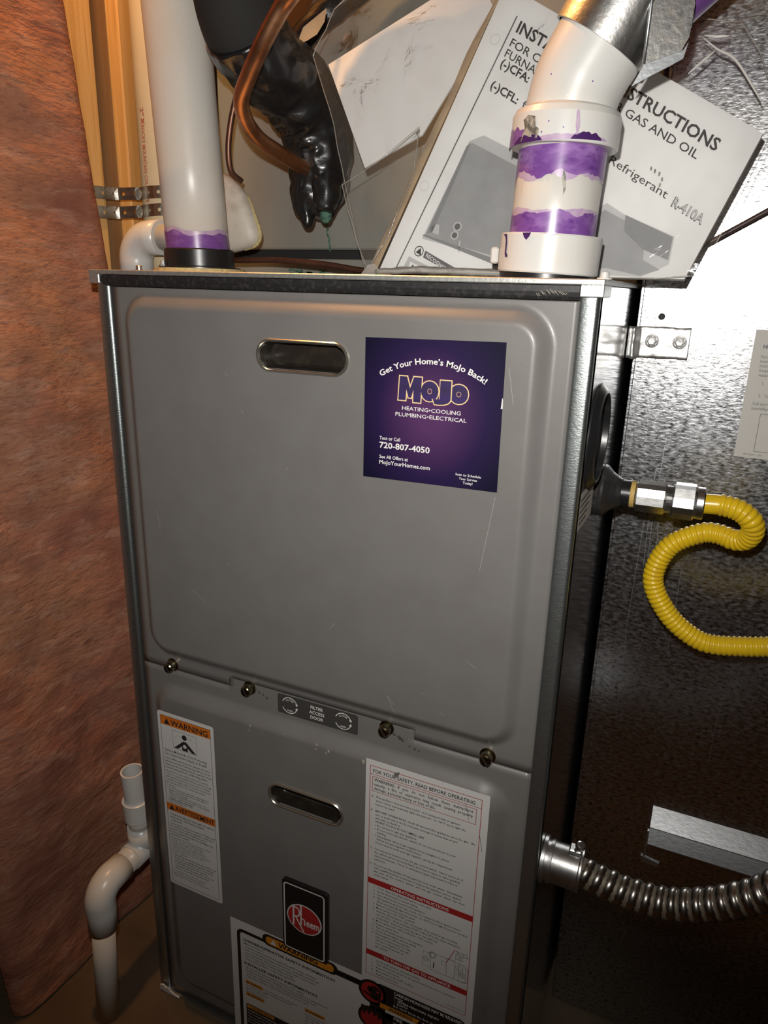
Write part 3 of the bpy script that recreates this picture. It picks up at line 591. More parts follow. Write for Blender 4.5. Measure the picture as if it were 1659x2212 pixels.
b.poly(rect(312, 396, 143.0, 146.4), g3, sticker); b.poly(rrect(300, 396.6, 96.0, 142.6, 5), g2, blk); txt(b, 'FIRE', 321.6, 137.4, 4.4, g3, white, bold=0.015); lines(b, ['can cause:', '\u2022  PROPERTY DAMAGE', '\u2022  SEVERE PERSONAL INJURY', '\u2022  DEATH'], 321, 132.6, 4.3, 2.8, g3, white, 70, 0.01)
b.build('safety_label', LD, label='wide white label with black borders and amber WARNING lozenge')

# --- black badge with the red oval
b = MB(); b.poly(rrect(193.4, 247.0, 175.6, 266.0, 3.5), front(-0.0136), blk, 0.0038)
h1, h2, h3, h4 = front(-0.01385), front(-0.0140), front(-0.01415), front(-0.0143)
po, pi_ = ringp(195.2, 243.6, 177.0, 263.0, 1.5, 4.0); band(b, po, pi_, h1, sticker)
b.poly(circle(219.6, 223.0, 20.6, 40, 18.6), h1, sticker); b.poly(circle(219.6, 223.0, 19.3, 40, 17.3), h2, red)
frame_lines(b, [(207.0, 212.6), (207.0, 235.5)], 2.0, h3, sticker, False)
P = [(207.0, 235.6)] + [(209.5 + 4.8 * math.sin(math.radians(a)), 229.8 + 5.8 * math.cos(math.radians(a))) for a in range(0, 181, 20)] + [(207.0, 224.0)]
frame_lines(b, P, 1.6, front(-0.01418), sticker, False); frame_lines(b, [(209.5, 224.0), (218.8, 208.0)], 1.7, front(-0.0144), sticker, False)
frame_lines(b, [(216.0, 216.0), (216.0, 239.2)], 1.9, h3, sticker, False)
txt(b, 'h', 216.9 - 1.75, 216.0, 13.0, h4, sticker, width=6.0, bold=0.004); txt(b, 'eem', 222.2, 216.0, 9.6, h3, sticker, width=15.2, bold=0.02)
b.build('brand_badge', LD, label='raised black badge with red oval emblem')
# bits on the base, top and right side of the cabinet
b = MB(); b.box(0.003, 0.4415, -0.0030, 0.010, 0.0005, 0.0045, galv2); b.build('base_rail', FU)
b = MB(); b.poly([(4, 2.5), (4.5, 9.5), (9, 11), (13, 8.5), (17, 9.5), (19.5, 6), (27, 3.5), (33, 2.0), (20, 1.0)], front(-0.0052), sticker, 0.002); b.build('sealant_blob', FU, label='pale dried sealant at the bottom left corner')
for x, y in ((0.0050, 0.05), (0.4430, 0.018)):
    m_ = MB(); m_.lathe([(0.0052, 0), (0.0050, 0.0012), (0.0030, 0.0014), (0.0030, 0.0046), (0.0022, 0.0052), (0.0001, 0.0054)], (x, y, H), (0, 0, 1), chrome if x < .1 else pvcw, 12); m_.build('top_screw', FU)
b = MB(); X0 = W
b.lathe([(0.0412, 0), (0.0408, 0.0012), (0.0360, 0.0052), (0.0342, 0.0060), (0.0332, 0.0055), (0.0328, 0.0010), (0.0322, 0.0004)], (X0, 0.050, 0.7415), (1, 0, 0), black, 48)
b.lathe([(0.0323, 0.0004), (0.0001, 0.0004)], (X0, 0.050, 0.7415), (1, 0, 0), darkm, 40)
b.build('air_inlet_ring', FU, label='black plastic ring on the right side panel')
b = MB(); b.lathe([(0.0215, 0), (0.0225, 0.0015), (0.0215, 0.0035), (0.0222, 0.0050), (0.0215, 0.0070), (0.0200, 0.0085), (0.0165, 0.0120), (0.0135, 0.0165), (0.0119, 0.0200), (0.0112, 0.0205)], (X0, 0.1, 0.6875), (1, 0, 0), rubber, 36); b.build('gas_grommet', FU, label='black rubber grommet around the gas pipe')
fs_ = lambda y, z: (W + 0.0006, y * 0.001, z * 0.001)
b = MB(); b.add([fs_(7, 706.5), fs_(7, 677), fs_(72, 674), fs_(72, 703.5)], [(0, 1, 2, 3)], paper2)
for k in range(5): b.add([(W + .0009, y * .001, z * .001) for y, z in ((11, 701 - k * 4.6), (11, 699.5 - k * 4.6), (58 - k * 4, 698.5 - k * 4.6), (58 - k * 4, 700 - k * 4.6))], [(0, 1, 2, 3)], ink2)
b.build('side_label', FU, label='small pale sticker on the right side panel')

# ---------------------------------------------------------------- advertising magnet
b = MB(); y0 = -0.0108; MO = Vector((0.3318, y0, 0.7574))
b.poly([(277.0, 702.4), (387.0, 704.2), (385.9, 812.5), (277.0, 810.7)], front(y0), mg, 0.0009)
m1, m2, m3, m4 = front(y0 - .00015), front(y0 - .0003), front(y0 - .00045), front(y0 - .0006)
txt(b, "Get Your Home\u2019s MoJo Back!", 0, 0, 4.3, m1, white, width=86, bold=0.018, bend=(331.6, 716.5, 77.5, 1))
def fitl(mb, ch, x0, x1, z0, z1, fr, mat, bold):
    v, f = glyphs(ch, bold, 4); xs = [p[0] for p in v]; zs = [p[1] for p in v]
    mb.add([fr(x0 + (p[0] - min(xs)) / (max(xs) - min(xs)) * (x1 - x0), z0 + (p[1] - min(zs)) / (max(zs) - min(zs)) * (z1 - z0)) for p in v], f, mat)
MP = [(305.6 + u_ * 18.6, 766.0 + v_ * 17.8) for u_, v_ in ((0, 0), (.04, 1), (.36, 1), (.50, .52), (.66, 1), (1.0, 1), (.97, -.05), (.66, -.05), (.65, .46), (.56, .12), (.44, .13), (.345, .46), (.32, 0))]
frame_lines(b, MP, 1.6, front(y0 - .00015), gold); b.poly(MP, front(y0 - .00026), navy)
for ch, x0, x1, z0, z1, k in (('o', 323.0, 338.4, 766.0, 782.4, 0), ('J', 332.6, 348.2, 764.2, 783.6, 2), ('o', 345.6, 361.4, 766.0, 781.6, 0)):
    fitl(b, ch, x0, x1, z0, z1, front(y0 - .00015 - k * .0001), gold, 0.085); fitl(b, ch, x0 + .75, x1 - .75, z0 + .75, z1 - .75, front(y0 - .00025 - k * .0001), navy, 0.07)
txt(b, 'HEATING\u2022COOLING', 308.9, 758.6, 2.9, m1, white, width=46.8, bold=0.006); txt(b, 'PLUMBING\u2022ELECTRICAL', 303.6, 753.6, 2.9, m1, white, width=57, bold=0.006)
txt(b, 'Text or Call', 290.6, 733.8, 2.7, m1, white, width=17.5, bold=0.012); txt(b, '720-807-4050', 290.8, 727.4, 4.6, m1, white, width=42, bold=0.02)
txt(b, 'See All Offers at', 291.0, 719.0, 2.7, m1, white, width=24.2, bold=0.012); txt(b, 'MoJoYourHomes.com', 291.0, 714.4, 3.2, m1, white, width=42.6, bold=0.014)
for t_, z in (('Scan to Schedule', 713.2), ('Your Service', 710.2), ('Today!', 707.2)): txt(b, t_, 364.3, z, 1.9, m1, white, width={'S': 20, 'Y': 14.2, 'T': 7.6}[t_[0]], align='C', bold=0.008)
b.poly([(385.4, 766), (386.9, 766.5), (386.6, 773), (385.9, 774)], m1, sticker)
b.build('advertising_magnet', org=MO, label='square purple MoJo advertising magnet on the upper furnace door', cat='magnet')

# ---------------------------------------------------------------- white intake pipe, left
def ax(z): return (0.0367 - 0.058 * (z - 0.875), 0.100, z)
IP = thing('intake_pipe', (0.0375, 0.1, H), 'tall white PVC pipe with purple primed foot in a black flange', 'pipe')
b = MB(); b.tube([ax(0.866), ax(0.95), ax(1.1), ax(1.4), ax(1.9)], 0.0302, pvc, 40); b.build('pipe', IP)
b = MB(); n = 48; zz = []; rr = random.Random(2)
tops = [0.8935 + 0.0022 * math.sin(k * .4 + 1) + 0.0016 * noise.noise(Vector((k * .35, 0, 3))) for k in range(n)]; tops = [t - .002 * math.sin(k * 2 * math.pi / n) for k, t in enumerate(tops)]
def wrap(mb, axf, r, lo, hi, mat, n):
    vv = []
    for row in (lo, hi):
        for k in range(n):
            a = 2 * math.pi * k / n; c = axf(row[k]); vv.append((c[0] + r * math.cos(a), c[1] + r * math.sin(a), row[k]))
    mb.add(vv, [(k, (k + 1) % n, n + (k + 1) % n, n + k) for k in range(n)], mat, True)
wrap(b, ax, 0.03045, [0.8664] * n, tops, purple2, n); wrap(b, ax, 0.0306, [0.8664] * n, [t - .0035 - 0.001 * math.sin(k) for k, t in enumerate(tops)], purple, n)
b.build('primer_band', IP, label='purple primer band at the foot')
b = MB(); b.lathe([(0.0400, 0.0040), (0.0400, 0.0052), (0.0345, 0.0056), (0.0342, 0.0065), (0.0340, 0.0210), (0.0333, 0.0222), (0.0300, 0.0222)], ax(H), (0, 0, 1), black, 40); b.build('flange', IP, label='black plastic flange ring')
b = MB(); b.lathe([(0.0450, 0.0), (0.0445, 0.0040), (0.0300, 0.0041)], ax(H), (0, 0, 1), seal, 40); b.build('flange_gasket', IP, label='dirty seal under the flange')
b = MB(); c = ax(H); b.lathe([(0.0042, 0.0052), (0.0040, 0.0066), (0.0026, 0.0068), (0.0026, 0.0105), (0.0001, 0.0110)], (c[0] + 0.0375 * math.cos(-2.05), c[1] + 0.0375 * math.sin(-2.05), H), (0, 0, 1), chrome, 6, True); b.build('flange_screw', IP)

# ---------------------------------------------------------------- cream drain stack behind it with its two straps
SK = thing('drain_stack', (-0.080, 0.200, 0.0), 'cream coloured upright plastic pipe with red print beside wooden studs', 'pipe')
b = MB(); b.tube([(-0.080, 0.200, 0.0), (-0.080, 0.200, 2.39)], 0.0302, pvcy, 36); b.build('pipe', SK)
b = MB(); fr = cylframe((-0.080, 0.200), 0.0304, math.radians(-100), 1.026); txt(b, '2"', 0, -3.5, 6, fr, redink, width=8, bold=.012); frame_lines(b, [(11.5, -2), (15, 2)], 1.6, fr, redink, False); frame_lines(b, [(11.5, 2), (15, -2)], 1.6, fr, redink, False)
txt(b, 'ROCKY MOUNTAIN COLBY PIPE', 17, -3.0, 5.2, fr, redink, width=78, bold=.012); b.build('pipe_print', SK, label='red lettering running down the pipe')
def pstrap(z0, z1, label, dark):
    pth = [(-0.1295, 0.117), (-0.1295, 0.150), (-0.1250, 0.164), (-0.1010, 0.1718)]
    for a in range(-125, 20, 9): pth.append((-0.080 + 0.0312 * math.cos(math.radians(a)), 0.200 + 0.0312 * math.sin(math.radians(a))))
    P = resample([Vector((p[0], p[1], 0)) for p in pth], 0.0012); n = len(P); m_ = MB(); hh = 0.0130
    def zt(i): t = i / (n - 1); return z0 + (z1 - z0) * t
    def pos(s_, t_):
        i = max(0, min(n - 1.001, s_ / 0.0012)); k = int(i); p = P[k].lerp(P[k + 1], i - k); return (p.x, p.y, zt(i) + t_)
    Ltot = (n - 1) * 0.0012; cell = 0.0125; nc = int(Ltot / cell)
    for c_ in range(nc):
        sc = (c_ + .5) * cell; seg = 16; outer = []; inner = []
        for k in range(seg):
            a = 2 * math.pi * k / seg; q = max(abs(math.cos(a)), abs(math.sin(a)))
            outer.append(pos(sc + math.cos(a) / q * cell / 2, math.sin(a) / q * hh / 2)); r_ = 0.0020 if c_ % 2 == 0 else 0.0013
            inner.append(pos(sc + r_ * math.cos(a), r_ * math.sin(a)))
        m_.add(outer + inner, [(k, (k + 1) % seg, seg + (k + 1) % seg, seg + k) for k in range(seg)], strapm, False)
    o = m_.build('hanger_strap', label=label, cat='strap', group='perforated straps holding the cream pipe')
    so = o.modifiers.new('thickness', 'SOLIDIFY'); so.thickness = 0.0008; so.offset = 0
    m_ = MB(); m_.lathe([(0.0042, 0), (0.0040, 0.0012), (0.0024, 0.0024), (0.0001, 0.0026)], (-0.1290, 0.1245, z0 + .0005), (1, 0, 0), brass, 12); m_.build('strap_nail', o)
pstrap(0.9385, 0.9430, 'perforated metal strap round the cream pipe, upper of the two', False); pstrap(0.9175, 0.9260, 'perforated metal strap round the cream pipe, lower of the two', True)

# ---------------------------------------------------------------- white condensate elbow behind the intake pipe
CE = thing('condensate_elbow', (-0.085, 0.145, 0.0), 'white PVC elbow and cap half hidden behind the tall white pipe', 'pipe')
b = MB(); P = [(-0.0850, 0.145, 0.838), (-0.0850, 0.145, 0.868)] + [(-0.0850 + 0.024 * (1 - math.cos(a)), 0.145, 0.868 + 0.024 * math.sin(a)) for a in [math.pi / 2 * k / 10 for k in range(1, 11)]] + [(-0.046, 0.145, 0.892)]
b.tube(P, 0.0181, pvcw, 30); b.build('elbow', CE)
b = MB(); b.tube([(-0.085, 0.145, 0.0), (-0.085, 0.145, 0.840)], 0.0135, pvcw, 24); b.tube([(-0.047, 0.145, 0.892), (0.012, 0.148, 0.892)], 0.0135, pvcw, 24); b.build('pipe', CE)
cap_o = [(0, 952), (20, 957), (29, 952), (38, 944.5), (46, 936), (51.5, 926), (56, 914), (60, 903), (61.3, 895), (58.5, 888.5), (52, 884), (41, 881), (29, 878.5), (12, 877), (0, 880)]
def domed(mb, ol, steps, mat):
    cx = sum(p[0] for p in ol) / len(ol); cz = sum(p[1] for p in ol) / len(ol); n = len(ol); vv = []
    for k, dy in steps: vv += [((cx + (p[0] - cx) * k) * .001, 0.176 - dy, (cz + (p[1] - cz) * k) * .001) for p in ol]
    m = len(steps); mb.add(vv, [(r * n + i, r * n + (i + 1) % n, r * n + n + (i + 1) % n, r * n + n + i) for r in range(m - 1) for i in range(n)] + [tuple((m - 1) * n + i for i in range(n)), tuple(range(n))[::-1]], mat, True)
b = MB(); domed(b, cap_o, [(0.97, 0), (1.0, 0.002), (1.0, 0.006), (0.96, 0.010), (0.86, 0.0135), (0.66, 0.016), (0.35, 0.0175)], dust); b.build('cap', CE, label='dusty white rounded cap')
b = MB(); P = smooth_path([(p[0] * .001 + 0.0008, 0.172, p[1] * .001) for p in cap_o[4:12]], 5); rr = random.Random(3); n = len(P)
b.tube(P, [0.0006 + 0.0017 * math.sin(math.pi * i / (n - 1)) * rr.uniform(.75, 1.2) for i in range(n)], seal, 9); b.build('sealant_rim', CE, label='yellowed sealant rim')

# ---------------------------------------------------------------- coil casing above the furnace
CC = thing('coil_casing', (0.20, 0.48, H), 'grey sheet metal coil casing standing on top of the furnace', 'duct')
b = MB(); b.box(-0.045, 0.440, 0.250, 0.70, 0.886, 1.95, casem, 0.002); b.build('casing', CC)
b = MB(); b.box(-0.030, 0.435, 0.262, 0.69, 0.874, 0.887, darkm); b.build('base_gap', CC)
b = MB(); b.box(-0.045, 0.440, 0.249, 0.70, H, 0.8755, casem, 0.001); b.build('base_frame', CC)
b = MB(); rr = random.Random(8); P = []
for k in range(13): z = 918 - k * 3.4; P.append((97.5 + (918 - z) * 0.17 + rr.uniform(-1.2, .6), z))
Q = [(p[0] + rr.uniform(1.2, 3.2), p[1] + rr.uniform(-1, 1)) for p in P]; frs = front(0.2494)
for k in range(12):
    if 876 < P[k][1] < 887: continue
    b.poly([P[k], Q[k], Q[k + 1], P[k + 1]], frs, verdi)
for k in range(26):
    x = rr.uniform(52, 170); s_ = rr.uniform(1.5, 7); z = rr.uniform(857.5, 864)
    b.poly([(x - s_, z - .6), (x, z - rr.uniform(.8, 1.6)), (x + s_, z), (x + s_ * .3, z + rr.uniform(.6, 2.4)), (x - s_ * .6, z + 1)], front(0.2484), verdi)
b.build('corrosion_stain', CC, label='green corrosion run', kind='stuff')

# ---------------------------------------------------------------- insulated suction line and copper tubes
IL = thing('insulated_line', (0.13, 0.19, 0.91), 'refrigerant line in black foam wrapped in shiny black tape', 'pipe')
cen = [(0.150, 0.060, 1.93), (0.124, 0.054, 1.180), (0.116, 0.060, 1.105), (0.110, 0.070, 1.072), (0.109, 0.090, 1.049), (0.110, 0.117, 1.038), (0.114, 0.148, 1.028), (0.120, 0.176, 1.010), (0.124, 0.190, 0.984), (0.123, 0.192, 0.958), (0.120, 0.190, 0.934), (0.117, 0.188, 0.915)]
rad = [0.033, 0.033, 0.0335, 0.034, 0.0345, 0.0350, 0.0355, 0.0345, 0.0325, 0.0305, 0.0260, 0.0170]
SPn = smooth_path(cen, 12); RR = []
for i in range(len(SPn)): t = i / 12; k = min(int(t), 10); RR.append(rad[k] + (rad[k + 1] - rad[k]) * (t - k))
k0 = 44
b = MB(); b.tube(SPn[:k0 + 2], [r * 0.97 for r in RR[:k0 + 2]], foam, 36); b.build('foam_sleeve', IL, label='matt black foam sleeve')
def tapef(i, a, r):
    s_ = i * 0.09; n1 = noise.noise(Vector((math.cos(a) * 1.3, math.sin(a) * 1.3, s_ * 1.1 + a * .25))); n2 = noise.noise(Vector((math.cos(a) * 3 + 4, math.sin(a) * 3, s_ * 2.4)))
    n3 = abs(noise.noise(Vector((math.cos(a) * 2.2, math.sin(a) * 2.2 + 9, s_ * 1.2 + 0.6 * math.sin(a)))))
    return r * (1.06 + 0.10 * n1 + 0.05 * n2 - 0.15 * n3)
b = MB(); b.tube(SPn[k0:], RR[k0:], tape, 72, rf=tapef); b.build('tape_wrap', IL, label='creased glossy black tape')
b = MB(); b.tube(smooth_path([(0.100, 0.200, 1.040), (0.0829, 0.215, 1.0858 - .01), (0.110, 0.217, 1.1013), (0.146, 0.220, 1.1207), (0.21, 0.225, 1.16)], 6), 0.013, tape, 28, rf=lambda i, a, r: r * (1 + .2 * noise.noise(Vector((math.cos(a) * 2, math.sin(a) * 2, i * .5))))); b.build('tape_branch', IL)
wob = lambda sd: (lambda i, a, r: r * (1 + .22 * noise.noise(Vector((math.cos(a) * 1.6, math.sin(a) * 1.6, i * .35 + sd)))))
b = MB(); b.tube(smooth_path([(0.116, 0.184, 0.950), (0.1135, 0.178, 0.930), (0.1180, 0.174, 0.914), (0.1215, 0.172, 0.904)], 6), [0.020 - 0.0170 * (i / 18) for i in range(19)], tape, 26, rf=wob(3))
b.tube(smooth_path([(0.135, 0.184, 0.950), (0.139, 0.176, 0.930), (0.1395, 0.173, 0.9175)], 6), [0.018 - 0.0100 * (i / 12) for i in range(13)], tape, 26, rf=wob(8)); b.build('tape_end', IL, label='tapering ends of the black tape')
b = MB(); b.tube(smooth_path([(0.137, 0.180, 0.925), (0.138, 0.178, 0.914), (0.1385, 0.178, 0.9075)], 4), [0.006, .0062, .006, .0065, .006, .0062, .005, .004, .002], verdi, 14); b.build('corroded_tube_end', IL, label='green corroded tube tip')
b = MB(); b.tube(smooth_path([(0.42, 0.10, 1.95), (0.40, 0.06, 1.45), (0.31, 0.035, 1.20), (0.215, 0.03, 1.085), (0.192, 0.035, 1.061), (0.176, 0.040, 1.051), (0.155, 0.045, 1.031), (0.133, 0.055, 1.011), (0.118, 0.065, 0.997), (0.112, 0.080, 0.984), (0.112, 0.100, 0.973), (0.116, 0.125, 0.966), (0.120, 0.150, 0.960), (0.124, 0.175, 0.956)], 8), 0.0069, copper, 22); b.build('liquid_line', label='thick curved copper tube running into the black tape', cat='tube')
b = MB(); b.tube(smooth_path([(0.070, 0.150, 1.20), (0.068, 0.145, 1.10), (0.066, 0.140, 1.046), (0.061, 0.140, 1.023), (0.053, 0.140, 0.999), (0.0485, 0.140, 0.975), (0.047, 0.145, 0.955), (0.050, 0.158, 0.947)], 6), 0.0030, copper2, 14); b.build('capillary_tube', label='thin dull copper tube hanging beside the tall white pipe', cat='tube')
b = MB(); b.tube(smooth_path([(0.005, 0.195, 0.8735), (0.024, 0.181, 0.871), (0.078, 0.180, 0.8715), (0.135, 0.180, 0.868), (0.186, 0.180, 0.862), (0.25, 0.182, 0.860)], 6), 0.0031, copper2, 14); b.build('sensor_tube', label='thin copper tube lying low along the furnace top', cat='tube')

# ---------------------------------------------------------------- manuals in a clear bag
def lean(off): return lambda x, z: (x * 0.001, 0.10 + off + 0.20 * (z * 0.001 - H), z * 0.001)
BK = thing('blank_leaflet', (0.23, 0.13, 0.95), 'blank white sheet tilted behind the printed manual in the bag', 'leaflet')
b = MB(); b.poly([(156, 1041), (204, 950), (257, 975), (312, 1066), (290, 1101)], lean(0.013), paper, 0.002); b.build('sheet', BK)
UL = Vector((0.857, -0.515)); VL = Vector((0.385, 0.923))           # reading direction and up direction on the tilted cover
MN = thing('installation_manual', (0.37, 0.115, H), 'white installation instructions manual leaning crooked on the furnace top', 'manual')
b = MB(); b.poly([(234.5, 860.0), (489.5, 858.5), (527, 959), (321.7, 1082.6)], lean(0.0), paper, 0.006); b.build('cover', MN)
def sk(ox, oz, off=-0.0003): 
    L0 = lean(off); return lambda s_, t: L0(ox + s_ * UL.x + t * VL.x, oz + s_ * UL.y + t * VL.y)
b = MB(); fa = lean(-0.0003); fb = lean(-0.0005); fc = lean(-0.0007); fd = lean(-0.0009)
frame_lines(b, [(334, 1057), (251.6, 864)], 1.1, fa, ink2, False)
txt(b, 'INSTALLATION INSTRUCTIONS', 0, 0, 8.4, sk(334.5, 1046), ink, width=190, bold=0.022, sx=.8)
txt(b, 'FOR CASED COILS FOR GAS AND OIL', 0, 0, 6.0, sk(330.5, 1036), ink, width=180, bold=0.006); txt(b, 'FURNACES', 0, 0, 6.0, sk(327.3, 1028.5), ink, width=47, bold=0.006)
txt(b, '(-)CFA:', 0, 0, 6.0, sk(324.6, 1021.5), ink, width=29, bold=0.024); txt(b, 'featuring R-22 Refrigerant', 33, 0, 6.0, sk(324.6, 1021.5), ink, width=84)
txt(b, '(-)CFL:', 0, 0, 6.0, sk(318.4, 1005.6), ink, width=28, bold=0.024); txt(b, 'featuring R-410A Refrigerant', 33, 0, 6.0, sk(318.4, 1005.6), ink, width=141)
txt(b, 'R-410A', 180, -2, 7.0, sk(318.4, 1005.6), ink, width=27, bold=0.03, sx=.8); txt(b, 'R-410A', 180.6, -1.6, 6.6, sk(318.4, 1005.6, -0.0006), photo3, width=26, bold=0.006)
b.poly([(306, 965), (318, 969), (349, 954), (365, 944), (381, 866), (357, 868), (273, 888)], fa, photo3); b.poly([(304.0, 960), (309, 963.5), (350, 943.5), (366, 936), (378, 866), (357, 869.5), (275, 890)], fb, photo1)
b.poly([(273, 890.5), (275, 891.5), (345, 870.5), (352, 865), (344, 866)], fc, photo2); b.poly([(304, 961), (308, 964), (282, 893), (277, 892)], fc, photo2)
b.poly([(281, 893), (288, 891), (288, 899), (284, 900), (280, 897)], fc, photo3)
for cx, cz, r_ in ((304.3, 897.5, 2.6), (302.6, 890.5, 2.4), (341.5, 868.6, 2.2)): b.poly(circle(cx, cz, r_ * 1.5, 14), fc, photo3); b.poly(circle(cx, cz, r_, 14), fd, photo4)
b.poly(rect(307.2, 308.6, 877, 886), fc, photo3)
b.poly([(408, 905), (425, 914), (438, 906), (452, 900), (478, 889), (477, 869), (458, 859.5), (408, 861)], fa, photo3); b.poly([(410, 900), (424, 909), (440, 901), (457, 891), (458, 868), (412, 864)], fb, photo1)
b.poly([(440, 905), (477, 888.5), (476, 872), (456, 880), (441, 893)], fc, photo2); b.poly([(418, 881), (456, 873), (471, 865), (457, 860.5), (420, 868)], fd, photo1)
for k in range(6): frame_lines(b, [(412 + k * .5, 899 - k * 5), (420 + k * .6, 896 - k * 4.6)], 0.5, fd, photo4, False)
frame_lines(b, circle(271.6, 877.6, 4.0, 18), 0.7, fc, ink); b.poly([(268.6, 876.8), (273.8, 874.0), (273.0, 880.3)], fc, ink)
L0 = sk(276.5, 873.0, -0.0005); b.add([L0(0, 0), L0(21, 0), L0(50, 0.0), L0(50, 6.0), L0(0, 6.0)], [(0, 1, 2, 3, 4)], photo4) if False else b.poly([(276, 872.5), (277.5, 878), (311, 862.0), (301, 861.0)], fc, photo4)
txt(b, 'RECOGNIZE THIS', 1.5, 1.3, 3.0, sk(276.6, 872.8, -0.0009), white, width=34, bold=.006)
b.poly([(259, 866), (262.5, 873.5), (270, 870.0), (290, 862), (292, 860.8), (259, 861.0)], fa, photo3); b.poly([(263, 864), (264.5, 868.8), (284, 861.0), (264, 861.2)], fb, paper)
txt(b, 'WA', 4.5, 0, 3.2, sk(264.6, 864.6, -0.0007), ink, width=8.2, bold=.03); b.poly([(265.2, 864.6), (268.2, 863.4), (267.8, 866.6)], fc, ink)
for p in ((318, 1042), (270, 931)): frame_lines(b, circle(p[0], p[1], 4.0, 18), 0.35, fa, photo3)
for x, z in ((454, 938), (457, 936), (460.5, 934), (463, 930), (462, 926)): b.poly(circle(x, z, .8, 7, 1.8), fa, smoke)
b.build('cover_print', MN, label='black headings and grey photographs')

def sheet(mb, outline, off, mat, rings=26, per=6, amp=3.2, seed=0, edge=0.0):
    cx = sum(p[0] for p in outline) / len(outline); cz = sum(p[1] for p in outline) / len(outline); B = []
    n = len(outline)
    for i in range(n):
        a, c_ = outline[i], outline[(i + 1) % n]
        for k in range(per): t = k / per; B.append((a[0] + (c_[0] - a[0]) * t, a[1] + (c_[1] - a[1]) * t))
    nb = len(B); vv = []; L0 = lean(off)
    def P(x, z):
        p = L0(x, z); d = noise.noise(Vector((x * .02, z * .02, seed))) + .5 * noise.noise(Vector((x * .07, z * .05, seed + 4))) - .8 * abs(noise.noise(Vector((x * .03 + z * .02, z * .03, seed + 9))))
        return (p[0], min(p[1] + d * amp * .001, p[1] + 0.0012), p[2])
    vv.append(P(cx, cz))
    for r_ in range(1, rings + 1):
        t = r_ / rings
        for q in B: vv.append(P(cx + (q[0] - cx) * t, cz + (q[1] - cz) * t))
    fs = [(0, 1 + (k + 1) % nb, 1 + k) for k in range(nb)]
    for r_ in range(rings - 1):
        for k in range(nb): a = 1 + r_ * nb + k; c_ = 1 + r_ * nb + (k + 1) % nb; fs.append((a, c_, c_ + nb, a + nb))
    mb.add(vv, fs, mat, True)
    if edge: 
        ring = vv[-nb:] + [vv[-nb]]; mb.tube(ring, edge, clear2, 5, False)
PB = thing('plastic_bag', (0.35, 0.10, H), 'wrinkled clear plastic bag around the manuals on the furnace top', 'bag')
b = MB(); sheet(b, [(150, 1044), (168, 1080), (190, 1098), (300, 1110), (400, 1074), (470, 1040), (488, 1036), (501, 1033), (516, 1013), (526, 990), (535, 966), (522, 925), (508, 885), (497, 861), (470, 858.5), (420, 858.5), (347, 860), (224, 860), (212, 888), (196, 932), (178, 985)], -0.0045, clear, 34, 7, 3.4, 1, 0.0005); b.build('bag_front', PB)
b = MB(); sheet(b, [(194, 933), (226, 950), (262, 977), (262, 940), (244, 890), (228, 861), (214, 884)], -0.0078, clear, 16, 8, 3.0, 5, 0.0005); b.build('bag_flap', PB, label='loose clear flap')
b = MB(); b.poly([(137, 1053), (140.5, 1067), (157, 1084), (156.5, 1073), (151.5, 1062), (144, 1056)], lambda x, z: (x * .001, 0.128 + 0.0006 * (x - 137) + 0.2 * (z * .001 - 1.06), z * .001), tanfilm, 0.0004); b.build('torn_corner', PB, label='torn corner of the bag with warm reflected light painted tan')  # clear film; the tan colour paints the warm light it reflects
b = MB(); vv = []; L0 = lean(-0.0030); n = 30
for k in range(n + 1):
    t = k / n; z = 861 + t * 218; xr = 235 + (z - 864) * 0.401; wv = 2.0 * noise.noise(Vector((t * 7, 2, 0)))
    wd = 10.0 * (1 - .25 * t) if t < .86 else 7.6 * (1 - (t - .86) * 4)
    for q in (0, .35, .7, 1): p = L0(xr - wd * (1 - q) + wv * (1 - q), z); vv.append((p[0], p[1] + (0.0035 * (1 - q) ** 2), p[2]))
b.add(vv, [(k * 4 + i, k * 4 + i + 1, k * 4 + 5 + i, k * 4 + 4 + i) for k in range(n) for i in range(3)], tanfilm, True); b.build('bag_fold', PB, label='tan fold of film along the spine')
b = MB(); P = resample([Vector((0.236, 0.093, 0.8595)), Vector((0.275, 0.091, 0.8620)), Vector((0.320, 0.089, 0.8608)), Vector((0.362, 0.088, 0.8595))], 0.003)
b.tube(P, 0.0036, clear2, 14, rf=lambda i, a, r: r * (.85 + .25 * noise.noise(Vector((i * .3, math.cos(a), math.sin(a)))))); b.build('bag_roll', PB, label='shiny rolled bottom edge')
L0 = lean(-0.0085)
for pl_ in ([(478, 1026), (486, 1024.5), (495, 1024)], [(477, 1025), (488, 1016), (501, 1008), (516, 988), (522, 979)], [(487, 1015), (480, 1009), (471, 1001)]):
    b = MB(); P = smooth_path([L0(*p) for p in pl_], 5); n = len(P); b.tube(P, [0.0003 + 0.0007 * math.sin(math.pi * i / (n - 1)) for i in range(n)], pvcw, 6); b.build('bag_glint', PB, label='painted highlight along a crease in the film')  # white tubes added as painted highlights on the crinkled film
b = MB(); b.poly([(222, 857), (229, 865.5), (236, 866.5), (240, 861), (236, 857)], front(0.0900), clear2, 0.0006); b.build('bag_tab', PB)

